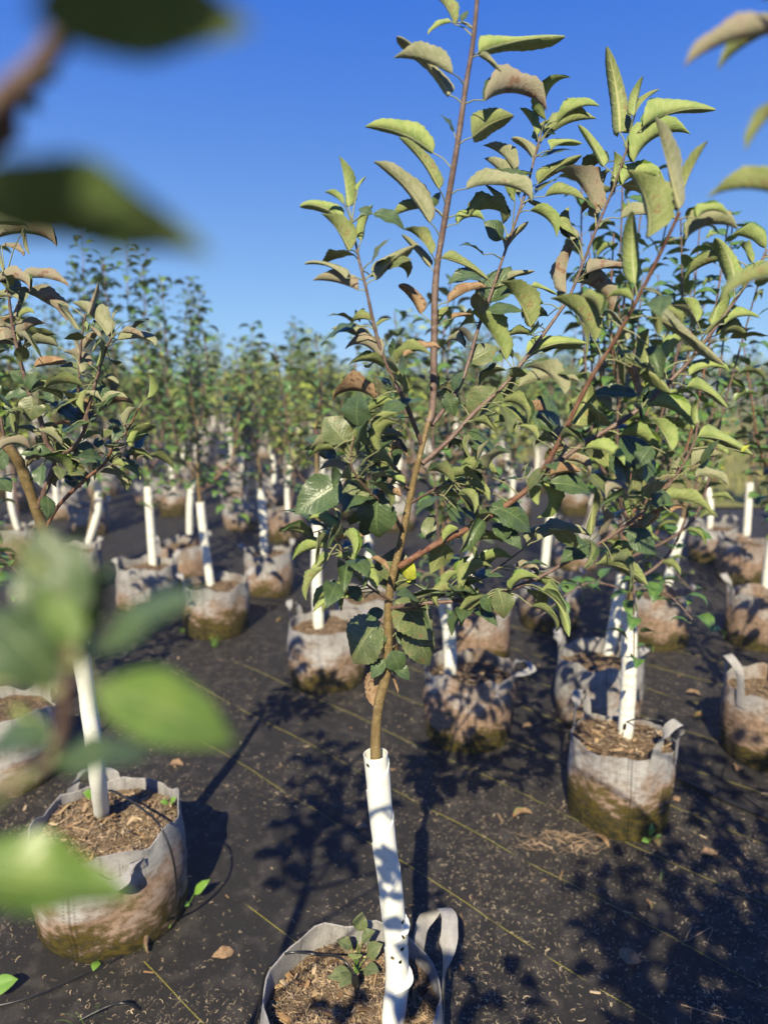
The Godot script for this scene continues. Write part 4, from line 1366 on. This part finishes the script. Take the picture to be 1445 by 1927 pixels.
const MID_BAGS := [
	# rim x, rim y, options, label
	[1170, 1385, "mossy-based grow bag at right with two upright loop handles and pale shredded bark", 12, 0.176, 0.2, 1, 0.93],
	[615, 1175, "grow bag just left of the main trunk with a dark mossy foot and one handle", 14, 0.195, 0.1, 0, 0.85],
	[882, 1262, "crumpled leaf-shadowed grow bag with grass at its foot, right behind the main trunk", 15, 0.19, 0.6, 2, 0.8],
	[1128, 1235, "square-folded grow bag of dark mulch behind the bag with two loop handles", 17, 0.19, 0.5, 3, 0.8],
	[1455, 1290, "grow bag cut by the right edge with a tall white loop handle", 18, 0.185, 0.3, 2, 0.8],
	[405, 1100, "dark shaded grow bag with pale water ring round its foot, left of centre", 23, 0.195, 0.3, 1, 0.85],
	[275, 1062, "white crumpled grow bag with folded-over rim, left of the shaded bag", 24, 0.20, 0.9, 3, 0.8],
	[505, 1042, "pale brown grow bag with knob-like folded handles, centre left", 25, 0.175, 0.2, 0, 0.85],
	[345, 1025, "grow bag behind the white crumpled bag with a dark trunk shadow down its side", 26, 0.19, 0.4, 2, 0.85],
	[900, 1140, "plain brownish grow bag behind the grassy crumpled bag", 27, 0.18, 0.2, 2, 0.85],
	[1240, 1118, "grow bag with dangling torn rim behind the square-folded bag", 28, 0.175, 0.5, 2, 0.8],
	[1432, 1118, "tan grow bag near the right edge behind the one with the tall handle", 29, 0.18, 0.4, 2, 0.8],
	[1400, 1022, "low grow bag near the right edge close to the grass", 30, 0.19, 0.4, 2, 0.85],
	[5, 1325, "slumped grow bag cut by the left edge with its felt folded to a point", 31, 0.19, 0.7, 3, 0.85],
	[165, 950, "brown grow bag with white handle far left behind the left tree", 32, 0.19, 0.3, 0, 0.85],
	[140, 1035, "grow bag half hidden behind the left tree's trunk", 33, 0.19, 0.6, 3, 0.85],
	[690, 1118, "grow bag hidden among the main tree's lower leaves", 34, 0.18, 0.3, 0, 0.85],
	[1035, 1090, "grow bag seen below the long low branch of the main tree", 35, 0.185, 0.3, 0, 0.85],
]

const MID_TREES := [
	# bag number, guard foot x, y, guard top x, y, tree height, seed, shoots, kind, size
	[0, 1175, 1392, 1183, 1145, 2.2, 201, 16, "P", 0.054], [1, 600, 1182, 598, 985, 1.75, 202, 4, "P", 0.055], [2, 847, 1268, 833, 1120, 1.95, 203, 6, "D", 0.06], [3, 1145, 1226, 1172, 1080, 2.0, 204, 7, "P", 0.06],
	[4, 1470, 1290, 1478, 1100, 1.9, 205, 6, "P", 0.06], [5, 398, 1105, 377, 945, 1.95, 206, 6, "P", 0.065], [6, 289, 1062, 279, 915, 2.5, 207, 5, "P", 0.065], [7, 497, 1046, 490, 920, 1.95, 208, 6, "P", 0.06],
	[8, 357, 1000, 363, 905, 2.35, 209, 6, "P", 0.065], [9, 884, 1130, 886, 1000, 1.8, 210, 5, "D", 0.06], [10, 1250, 1112, 1284, 975, 1.85, 211, 6, "P", 0.06], [11, 1440, 1112, 1452, 1020, 1.9, 212, 6, "P", 0.06],
	[12, 1404, 1003, 1410, 908, 1.9, 213, 5, "P", 0.06], [13, -30, 1320, -60, 1100, 2.1, 214, 6, "P", 0.065], [14, 108, 950, 106, 875, 2.5, 215, 5, "P", 0.065], [15, 165, 1022, 182, 893, 2.65, 216, 7, "P", 0.065], [16, 690, 1100, 692, 975, 1.85, 217, 5, "P", 0.06], [17, 1025, 1060, 1045, 930, 1.9, 218, 6, "P", 0.06],
]
const GUARD_LABEL := [
	"white trunk guard standing in the bag with two loop handles", "clean straight white guard in the mossy-footed bag left of the main trunk", "white guard rising from the crumpled grassy bag", "white guard leaning right in the square-folded bag",
	"white guard in the bag cut by the right edge", "tall white guard leaning left in the shaded bag", "straight white guard in the white crumpled bag", "short white guard above a bright green sprout, centre left",
	"shaded grey-white guard behind the leaning one, left of centre", "white guard behind the main tree's low branch, partly hidden", "white guard leaning right in the bag with torn rim", "white guard in the tan bag near the right edge",
	"slim white guard alone against the grass at right", "white guard cut off by the left edge", "short white guard behind the left tree's branches", "kinked white guard bent like a knee, far left", "white guard behind the brown curled leaves of the main tree", "white guard leaning right below the main tree's long branch",
]
const TREE_LABEL := [
	"leafy glossy-leaved tree behind the main tree's right-hand branches, from the bag with two handles", "thin young tree with few leaves above the straight guard left of the main trunk", "young tree in the crumpled grassy bag, its crown behind the main trunk", "young tree leaning right from the square-folded bag",
	"young tree cut by the right edge above the tall-handled bag", "low green tree above the tall left-leaning guard", "tall narrow tree with bare upright shoots against the sky, left", "young green tree in the middle above the short guard with a sprout",
	"upright tree behind the shaded grey-white guard", "young tree hidden behind the main tree's lower leaves", "young tree above the bag with torn rim at right", "young tree above the tan bag near the right edge",
	"young tree above the slim guard by the grass", "young tree mostly past the left edge", "tall slim tree far left behind the left apple tree", "tallest upright tree behind the left apple tree, above the kinked guard", "young tree behind the main tree's left branches", "young tree behind the middle of the main tree, below its long branch",
]

func middle_rows() -> void:
	var centres := []
	for i in MID_BAGS.size():
		var q: Array = MID_BAGS[i]
		var c := low(q[0], q[1], 0.30)
		c.y = gy(c.x, c.z) - 0.003
		centres.append(c)
		var opt := {"r": q[4], "h": rr(0.30, 0.325), "slump": q[5], "skin": q[6], "fill": q[7], "bits": 900 if i < 5 else 250, "chips": 60 if i < 3 else 0}
		var face := atan2(-c.z, -c.x)        # towards the camera
		opt.handles = [[face + 1.5 + rr(-0.3, 0.3), rr(0.05, 0.10), rr(0, 0.03)], [face - 1.5 + rr(-0.3, 0.3), rr(0.05, 0.10), rr(0, 0.03)]]
		if i == 0:
			opt.handles = [[PI + 0.8, 0.125, 0.0], [0.95, 0.125, 0.025]]
			opt.chips = 160
		elif i == 1:
			opt.handles = [[PI + 0.4, 0.09, 0.02], [-0.6, 0.02, 0.03]]
		elif i == 4:
			opt.handles = [[PI - 0.1, 0.14, 0.02], [0.3, 0.1, 0.02]]
		elif i == 2:
			opt.handles = [[0.25, 0.03, 0.07], [PI + 0.2, 0.10, 0.0]]
		grow_bag(q[2], c, q[3], opt)
	for q in MID_TREES:
		var c: Vector3 = centres[q[0]]
		var foot := low(q[1], q[2], 0.265)
		var top := spot(q[3], q[4], -foot.z + rr(-0.02, 0.02))
		var g := foot + (top - foot) * 0.5 + Vector3(rr(-0.012, 0.012), 0, 0)
		if q[0] == 15:
			g += Vector3(0.05, 0, 0)
		solo("trunk_guard", guard_mesh(PackedVector3Array([foot - Vector3(0, 0.02, 0), g, top]), rr(0.025, 0.029)), M.guard, GUARD_LABEL[q[0]], "trunk guard", "white trunk guards")
		var t := thing("young_tree", TREE_LABEL[q[0]], "tree", Vector3.ZERO, "young fruit trees in the middle rows")
		var kinds: Array = ["P", "P", "P", "Y"] if q[8] == "P" else ["D", "U", "P"]
		grown_tree(t, foot - Vector3(0, 0.02, 0), top, q[5], q[6], {"shoots": q[7], "kinds": kinds, "size": q[9] * 1.3, "gap": 0.028, "spread": 0.26 if q[5] > 2.3 else 0.34, "low": 0 if q[0] in [1, 11, 12] else 3, "hi": q[0] == 0})
	used["centres"] = 0
	bag_spots = centres

var bag_spots := []

func far_rows() -> void:
	var proto := []
	for k in 7:
		proto.append(far_tree_meshes(500 + k, [1.95, 2.3, 1.8, 2.15, 2.05, 2.4, 1.7][k], [0.32, 0.24, 0.4, 0.3, 0.36, 0.22, 0.42][k], [11, 9, 12, 11, 12, 8, 12][k], [0.1, 0.0, 0.5, 0.2, 0.7, 0.0, 0.4][k]))
	var walls := []
	var soils := []
	var loops := []
	for k in 4:
		walls.append(bag_wall(600 + k, 0.19, 0.31, 0.2 + 0.2 * k, 24))
		soils.append(soil_mesh(600 + k, 0.187, 0.262))
		loops.append([handle_mesh(600 + k, 0.19, 0.31, 0.2 + 0.2 * k, 0.3, 0.34, 0.09, 0.02, 0.036), handle_mesh(600 + k, 0.19, 0.31, 0.2 + 0.2 * k, PI + 0.3, 0.34, 0.07, 0.03, 0.036)])
	var guards := []
	for k in 4:
		guards.append(guard_mesh(PackedVector3Array([Vector3(0, 0.24, 0), Vector3(rr(-0.03, 0.03), 0.5, rr(-0.02, 0.02)), Vector3(rr(-0.05, 0.05), rr(0.7, 0.85), 0)]), 0.024))
	var d1 := Vector3(0.724, 0, 0.69)
	var d2 := Vector3(0.69, 0, -0.724)
	var n := 0
	var places := []
	for i in range(-40, 40):
		for j in range(-4, 40):
			var p := d1 * (i * 1.05 + (0.3 if j % 2 else 0.0)) + d2 * (j * 1.08) + Vector3(rr(-0.13, 0.13), 0, rr(-0.13, 0.13))
			var skip_it := rng.randf() < 0.12
			if p.z > -4.4 or p.z < -19.5 or absf(p.x) > 0.58 * -p.z + 0.7 or skip_it:
				continue
			if p.z < -8.5 and p.x > 0.27 * -p.z:
				continue
			if absf(p.x - 0.12 * -p.z) < 0.3 and p.z > -7.0:
				continue
			var free := true
			for c in bag_spots:
				if c.distance_to(p) < 0.62:
					free = false
			if not free:
				continue
			places.append(p)
	places.sort_custom(func(a, b): return a.z > b.z)
	var rank := ["first", "second", "third", "fourth", "fifth", "sixth", "seventh", "eighth", "ninth", "tenth", "eleventh", "twelfth", "thirteenth", "fourteenth", "fifteenth", "sixteenth"]
	for row in range(0, places.size(), 15):
		var line := places.slice(row, row + 15)
		line.sort_custom(func(a, b): return a.x / a.z > b.x / b.z)
		for col in line.size():
			var p: Vector3 = line[col]
			var which := "%s from the left in the %s of the back rows" % [rank[col], rank[mini(row / 15, 15)]]
			n += 1
			var turn := Basis(Vector3.UP, rr(0, TAU))
			var k := rng.randi() % 4
			var b := thing("grow_bag", "weathered grow bag, " + which, "grow bag", p, "grow bags in the back rows")
			b.basis = turn
			part("fabric_wall", walls[k], M["bag_%d" % (rng.randi() % 4)], b)
			part("potting_mix", soils[k], M.potting_mix, b)
			part("handle", loops[k][0], M.felt, b)
			part("handle", loops[k][1], M.felt, b)
			var lean := Basis(Vector3.BACK, rr(-0.17, 0.17)) * Basis(Vector3.RIGHT, rr(-0.12, 0.12)) * Basis(Vector3.UP, rr(0, TAU))
			var g := solo("trunk_guard", guards[rng.randi() % 4], M.guard, "small white trunk guard, " + which, "trunk guard", "white trunk guards in the back rows")
			g.transform = Transform3D(lean, p)
			var t := thing("young_tree", "slim green tree, " + which, "tree", p, "young trees in the back rows")
			t.basis = lean * Basis.from_scale(Vector3.ONE * rr(0.68, 1.14))
			var m: Array = proto[rng.randi() % 7]
			part("trunk", m[0], M.bark_young, t)
			part("foliage", m[1], M.far_foliage, t).set_meta("kind", "stuff")
	# beyond them the orchard goes on as one mass
	var xf := []
	var co := []
	for i in 300:
		var z := rr(-60, -19.5)
		var x := rr(-0.75, 0.75) * -z
		if x > 0.36 * -z and z > -27.0:
			continue
		xf.append(Transform3D(Basis(Vector3.UP, rr(0, TAU)) * Basis.from_scale(Vector3.ONE * rr(0.9, 1.15) * (1.35 if x > 0.3 * -z else 1.0)), Vector3(x, -0.02, z)))
		co.append(Color.WHITE)
	var both := ArrayMesh.new()
	both.add_surface_from_arrays(Mesh.PRIMITIVE_TRIANGLES, proto[2][1].surface_get_arrays(0))
	var orch := scatter_stuff("distant_orchard", both, M.far_foliage, xf, co, self)
	orch.set_meta("label", "blurred mass of more young trees along the horizon")
	orch.set_meta("category", "trees")

func hose(called: String, pts: PackedVector3Array, r: float, label: String, category: String, group := "") -> void:
	var p := smooth_path(pts, 8)
	var b := Build.new()
	b.tube(p, taper(p.size(), r, r), 8)
	solo(called, b.mesh(), M.black_plastic, label, category, group)

func stake(at: Vector3, lean: Vector3, label: String) -> void:
	var o := thing("drip_stake", label, "drip stake", at, "black drip stakes in the bags")
	var b := Build.new()
	b.tube(PackedVector3Array([Vector3(0, -0.03, 0) - lean * 0.3, Vector3(0, 0.0, 0), lean * 0.7 + Vector3(0, 0.045, 0)]), PackedFloat32Array([0.0025, 0.0035, 0.003]), 7)
	part("spike", b.mesh(), M.black_plastic, o)
	var c := Build.new()
	c.tube(PackedVector3Array([lean * 0.7 + Vector3(0, 0.040, 0), lean * 0.85 + Vector3(0, 0.052, 0), lean + Vector3(0, 0.064, 0)]), PackedFloat32Array([0.0065, 0.008, 0.0055]), 9)
	part("emitter", c.mesh(), M.black_plastic, o)

func irrigation() -> void:
	var s0 := low(671, 1885, 0.262)
	stake(s0, Vector3(-0.004, 0, -0.002), "black drip stake beside the weeds in the foreground bag")
	var e0 := s0 + Vector3(-0.004, 0.066, -0.002)
	hose("drip_tube", PackedVector3Array([e0, e0 + Vector3(-0.03, 0.02, -0.02), spot(600, 1797, 1.36), spot(550, 1792, 1.36), spot(520, 1805, 1.36), spot(498, 1835, 1.36), Vector3(-0.29, 0.12, -1.38), Vector3(-0.34, 0.008, -1.36), Vector3(-0.62, 0.006, -1.22)]), 0.0026, "black drip tube over the left rim of the foreground bag", "drip tube", "black drip tubes")
	var s1 := low(207, 1527, 0.272)
	stake(s1, Vector3(-0.008, 0, 0.0), "black drip stake at the foot of the left tree's guard")
	var e1 := s1 + Vector3(-0.008, 0.066, 0.0)
	hose("drip_tube", PackedVector3Array([e1, e1 + Vector3(0.04, 0.01, 0.02), spot(285, 1535, 1.72), spot(312, 1575, 1.67), spot(329, 1632, 1.66), low(330, 1700, 0.14), low(300, 1745, 0.02), low(230, 1798, 0.008), low(150, 1838, 0.008), low(40, 1882, 0.008), low(-80, 1905, 0.008)]), 0.0032, "black drip tube curving down the front of the chip-filled bag at left", "drip tube", "black drip tubes")
	var s2 := low(1168, 1395, 0.27)
	stake(s2, Vector3(0.012, 0.01, 0.0), "black drip stake against the guard in the two-handled bag")
	hose("drip_tube", PackedVector3Array([s2 + Vector3(0.012, 0.075, 0), spot(1200, 1353, 2.30), spot(1245, 1357, 2.28), spot(1262, 1385, 2.26), low(1278, 1440, 0.05), low(1290, 1465, 0.012)]), 0.0028, "thin black tube hooked through the right handle of the two-handled bag", "drip tube", "black drip tubes")
	hose("irrigation_pipe", PackedVector3Array([low(1240, 1448, 0.012), low(1290, 1472, 0.012), low(1350, 1500, 0.012), low(1450, 1540, 0.012), low(1600, 1600, 0.012)]), 0.0095, "thick black supply pipe lying on the fabric at right", "pipe")
	hose("drip_tube", PackedVector3Array([low(1470, 1395, 0.1), low(1430, 1415, 0.06), low(1390, 1425, 0.02), low(1362, 1448, 0.01), low(1364, 1478, 0.01), low(1400, 1500, 0.01), low(1440, 1528, 0.012)]), 0.0026, "looped black drip tube on the ground below the right edge bag", "drip tube", "black drip tubes")
	hose("drip_tube", PackedVector3Array([low(930, 1245, 0.30), low(960, 1272, 0.26), low(978, 1310, 0.05), low(1010, 1340, 0.01), low(1060, 1375, 0.01)]), 0.0028, "black drip tube leaving the crumpled grassy bag to the right", "drip tube", "black drip tubes")
	hose("irrigation_pipe", PackedVector3Array([low(420, 1120, 0.012), low(520, 1130, 0.012), low(600, 1152, 0.012), low(690, 1170, 0.012)]), 0.008, "black supply pipe between the bags in the middle row", "pipe")
	hose("drip_tube", PackedVector3Array([low(150, 1920, 0.01), low(205, 1893, 0.03), low(235, 1888, 0.035), low(262, 1900, 0.01)]), 0.003, "short black arc of tube on the ground at the lower left corner", "drip tube", "black drip tubes")

func litter() -> void:
	# fallen leaves and larger chips on the fabric, each where it lies: x, y, size, kind
	var spots := [
		[965, 1537, 0.055, "B", "russet forked dry leaf on the bare fabric between the main guard and the two-handled bag"],
		[945, 1546, 0.030, "B", "small russet leaf scrap touching the forked russet leaf"],
		[668, 1552, 0.036, "B", "brown dry leaf left of the main tree's guard at mid height"],
		[1165, 1785, 0.055, "B", "long-stalked brown leaf lying alone at the lower right"],
		[877, 1738, 0.034, "B", "small crumpled brown leaf by the yellow thread above the foreground bag's handle"],
		[820, 1545, 0.065, "B", "curled brown leaf strip right of the main tree's guard"],
		[1312, 1528, 0.042, "B", "rounded russet leaf beside the supply pipe at right"],
		[1275, 1508, 0.03, "B", "small brown leaf above the supply pipe at right"],
		[1320, 1310, 0.06, "B", "orange leaf litter right of the two-handled bag's handle"],
		[1275, 1268, 0.05, "B", "dry leaf furthest up the gap left of the tall-handled bag"],
		[1305, 1350, 0.05, "B", "orange dry leaf just behind the two-handled bag"],
		[1000, 1360, 0.045, "B", "orange dry leaf left of the square-folded bag's foot"],
		[1240, 1590, 0.035, "B", "dry leaf at the right foot of the two-handled bag"],
		[1350, 1600, 0.045, "B", "brown leaf in the shade below the supply pipe"],
		[1145, 1595, 0.05, "B", "brown leaf against the front foot of the two-handled bag"],
		[290, 1762, 0.05, "B", "brown leaf under the drip tube at the left bag's front"],
		[200, 1795, 0.04, "B", "brown leaf beside the bright green seedling at the left bag"],
		[320, 1435, 0.05, "B", "brown leaf at the back left of the chip-filled bag"],
		[115, 1905, 0.04, "B", "brown leaf at the lower left corner by the tube arc"],
		[440, 1785, 0.045, "B", "dark curled leaf between the left bag and the foreground bag"],
		[75, 1450, 0.05, "B", "brown leaf left of the chip-filled bag"],
		[560, 1310, 0.035, "B", "small leaf on the fabric in front of the mossy-footed bag"],
		[1060, 1640, 0.035, "B", "brown leaf caught in the dry root tangle"],
		[1390, 1440, 0.05, "B", "curled leaf inside the looped drip tube at right"],
		[1100, 1330, 0.04, "B", "brown leaf in front of the square-folded bag"],
		[1240, 1660, 0.04, "U", "greyish green fallen leaf in the dappled shade at right"],
		[700, 1130, 0.05, "B", "brown leaf at the right side of the mossy-footed bag"],
		[520, 1170, 0.04, "B", "brown leaf left of the mossy-footed bag"],
		[600, 1830, 0.03, "B", "small leaf on the back rim side of the foreground bag"],
		[1215, 1700, 0.03, "B", "small brown leaf in the dappled shade below the two-handled bag"],
	]
	for q in spots:
		var p := low(q[0], q[1], 0.008)
		p.y = gy(p.x, p.z) + 0.006
		var len: float = q[2] * 1.35
		var o := solo("fallen_leaf", leaves_hi[rng.randi() % 16], coat(q[3]), q[4], "fallen leaf", "fallen leaves on the ground cover")
		o.transform = Transform3D(Basis(Vector3.UP, rr(0, TAU)) * Basis(Vector3.RIGHT, rr(-0.25, 0.1)) * Basis(Vector3.BACK, rr(-0.5, 0.5) + (PI if rng.randf() < 0.5 else 0.0)) * Basis.from_scale(Vector3.ONE * len), p)
	for i in 100:
		var z := -1.3 - 3.6 * pow(rng.randf(), 1.3)
		var x := rr(-0.6, 0.6) * (-z + 0.3)
		var len := rr(0.010, 0.028)
		var o := solo("wood_chip", chips[rng.randi() % 5], M["chip_%d" % [0, 3, 3, 1][rng.randi() % 4]], "pale wood chip dropped on the black ground cover", "wood chip", "wood chips on the ground cover")
		o.transform = Transform3D(Basis(Vector3.UP, rr(0, TAU)) * Basis.from_scale(Vector3(len * 0.8, len, len)), Vector3(x, gy(x, z) + 0.003, z))
	# the tangle of dry roots in front of the two-handled bag
	var c := low(1055, 1590, 0.0)
	var root := Build.new()
	for i in 60:
		var a := rr(-0.9, 0.9) + (PI if rng.randf() < 0.5 else 0.0)
		var p := c + Vector3(rr(-0.10, 0.12), 0.008, rr(-0.05, 0.06))
		var pts := PackedVector3Array([p])
		for k in rng.randi_range(2, 5):
			a += rr(-0.6, 0.6)
			p += Vector3(cos(a) * 1.3, 0, sin(a) * 0.8) * rr(0.008, 0.024)
			pts.append(Vector3(p.x, rr(0.008, 0.03), p.z))
		var sp := smooth_path(pts, 3)
		root.tube(sp, taper(sp.size(), 0.0004 + 0.0016 * pow(rng.randf(), 3.0), 0.0003), 4, false)
	solo("dry_root_clump", root.mesh(), M.dry_root, "tangle of dry pale roots on the fabric in front of the two-handled bag", "roots")
	var tw := [[1300, 1745, 1290, 1770, 1322, 1752], [1310, 1760, 1340, 1745, 1330, 1772], [1280, 1890, 1330, 1905, 1400, 1925]]
	var tl := ["bent dry grass stem standing up at lower right", "forked dry stem beside the bent grass stem", "long straight dry straw near the bottom right corner"]
	for ti in 3:
		var q: Array = tw[ti]
		var b := Build.new()
		var pp := smooth_path(PackedVector3Array([low(q[0], q[1], 0.01), low(q[2], q[3], 0.012), low(q[4], q[5], 0.01)]), 5)
		b.tube(pp, taper(pp.size(), 0.0014, 0.0006), 5)
		solo("dry_twig", b.mesh(), M.dry_root, tl[ti], "twig", "dry stems at lower right")

func weed(label: String, at: Vector3, blades: Array) -> void:
	var o := thing("weed", label, "weed", at)
	var stem := Build.new()
	for q in blades:
		var base: Vector3 = q[0]
		var d: Vector3 = q[1]
		stem.tube(PackedVector3Array([Vector3.ZERO, base * 0.5 + Vector3(0, 0.004, 0), base]), PackedFloat32Array([0.0012, 0.001, 0.0008]), 5, false)
		var mats := [M.weed_green, M.weed_green]
		if q.size() > 3:
			mats = [M.leaf_upper_olive, M.leaf_under_fresh]
		part("leaf", leaves_hi[10 + rng.randi() % 6], mats, o, Transform3D(basis_for(d, Vector3(0.1, 1, 0.45), d.length(), q[2]), base))
	part("stem", stem.mesh(), M.weed_green, o)

func tuft(label: String, at: Vector3, n: int, tall: float) -> void:
	var b := Build.new()
	for i in n:
		var a := rr(0, TAU)
		var d := Vector3(cos(a), 0, sin(a))
		var hgt := tall * rr(0.5, 1.0)
		var lean := rr(0.2, 0.8) * hgt
		var p0 := d * rr(0, 0.025)
		var w := Vector3(-d.z, 0, d.x) * 0.0022
		var P := []
		var U := []
		for k in 5:
			var t := k / 4.0
			var c := p0 + d * lean * t * t + Vector3.UP * hgt * (t - 0.25 * t * t * t)
			P.append(PackedVector3Array([c - w * (1.0 - t * 0.9), c + w * (1.0 - t * 0.9)]))
			U.append(PackedVector2Array([Vector2(0, t), Vector2(1, t)]))
		b.grid(P, U)
	solo("grass_tuft", b.mesh(), M.weed_green, label, "grass", "", Transform3D(Basis.IDENTITY, at))

func weeds() -> void:
	var V := func(x: float, y: float, z: float) -> Vector3: return Vector3(x, y, z)
	weed("bright green seedling at the front foot of the chip-filled bag at left", low(186, 1805, 0.005), [[Vector3(-0.012, 0.03, -0.005), Vector3(-0.022, 0.022, -0.02), 0.9], [Vector3(0.008, 0.018, 0.0), Vector3(0.012, 0.022, -0.01), 1.1], [Vector3(0.003, 0.006, 0.012), Vector3(0.002, 0.0, 0.035), 1.1]])
	weed("taller seedling with a raised paddle leaf right of the chip-filled bag", low(358, 1700, 0.005), [[Vector3(0.012, 0.025, -0.008), Vector3(0.045, 0.035, -0.02), 0.8], [Vector3(-0.004, 0.01, 0.004), Vector3(-0.01, 0.004, 0.03), 1.2]])
	weed("tiny seedling beside the drip tube", low(256, 1778, 0.005), [[Vector3(0.0, 0.008, 0), Vector3(0.012, 0.014, -0.01), 1.2], [Vector3(0, 0.004, 0), Vector3(-0.002, 0.002, 0.02), 1.2]])
	weed("tiny seedling near the dry leaf by the left bag", low(315, 1752, 0.005), [[Vector3(0.0, 0.008, 0), Vector3(0.012, 0.014, -0.01), 1.2]])
	weed("broad-leaved weed growing in the foreground bag behind the drip stake", low(668, 1835, 0.26), [[Vector3(0.008, 0.085, -0.03), Vector3(0.008, 0.042, -0.008), 1.4, 1], [Vector3(0.015, 0.07, -0.02), Vector3(0.030, 0.028, 0.004), 1.3, 1], [Vector3(-0.008, 0.055, -0.02), Vector3(-0.033, 0.02, 0.005), 1.3, 1], [Vector3(0.0, 0.04, 0.0), Vector3(0.004, 0.032, 0.02), 1.3, 1], [Vector3(-0.008, 0.025, 0.02), Vector3(-0.048, 0.006, 0.02), 1.2, 1], [Vector3(-0.008, 0.025, 0.02), Vector3(-0.022, 0.002, 0.042), 1.2, 1], [Vector3(0.026, 0.04, -0.01), Vector3(0.036, 0.03, 0.0), 1.3, 1], [Vector3(0.02, 0.025, 0.01), Vector3(0.034, 0.012, 0.02), 1.2, 1]])
	weed("single round green leaf poking in at the lower left corner", low(0, 1875, 0.004), [[Vector3(-0.02, 0.02, 0.0), Vector3(0.06, 0.012, -0.02), 1.3]])
	weed("small seedling at the foot of the two-handled bag", low(1222, 1582, 0.005), [[Vector3(0.0, 0.02, 0), Vector3(0.004, 0.045, -0.005), 0.8], [Vector3(-0.006, 0.006, 0.006), Vector3(-0.028, 0.004, 0.01), 1.2], [Vector3(0.02, 0.01, 0), Vector3(0.018, 0.012, 0.0), 1.2]])
	weed("small green sprout in the chip-filled bag near its right rim", low(318, 1518, 0.272), [[Vector3(0.0, 0.012, 0), Vector3(-0.022, 0.012, 0.01), 1.2], [Vector3(0.006, 0.012, 0), Vector3(0.02, 0.02, 0.0), 1.2]])
	weed("rounded green weed at the base of the left tree's guard", low(176, 1505, 0.272), [[Vector3(0.0, 0.012, 0), Vector3(0.0, 0.04, 0.02), 1.4], [Vector3(0.006, 0.012, 0), Vector3(-0.03, 0.02, 0.01), 1.4]])
	tuft("curved green grass blades at the lower left edge", low(165, 1935, 0.004), 7, 0.10)
	tuft("grass tuft at the left foot of the crumpled bag", low(838, 1405, 0.004), 12, 0.10)
	tuft("grass tuft at the right foot of the crumpled bag", low(935, 1405, 0.004), 14, 0.10)
	tuft("bright grass in front of the shaded bag", low(405, 1215, 0.004), 22, 0.09)
	tuft("bright grass at the left of the shaded bag", low(345, 1190, 0.004), 14, 0.08)
	tuft("green sprout by the guard in the knob-handled bag", low(490, 1045, 0.26), 26, 0.08)
	tuft("green grass behind the square-folded bag", low(1090, 1135, 0.004), 24, 0.14)
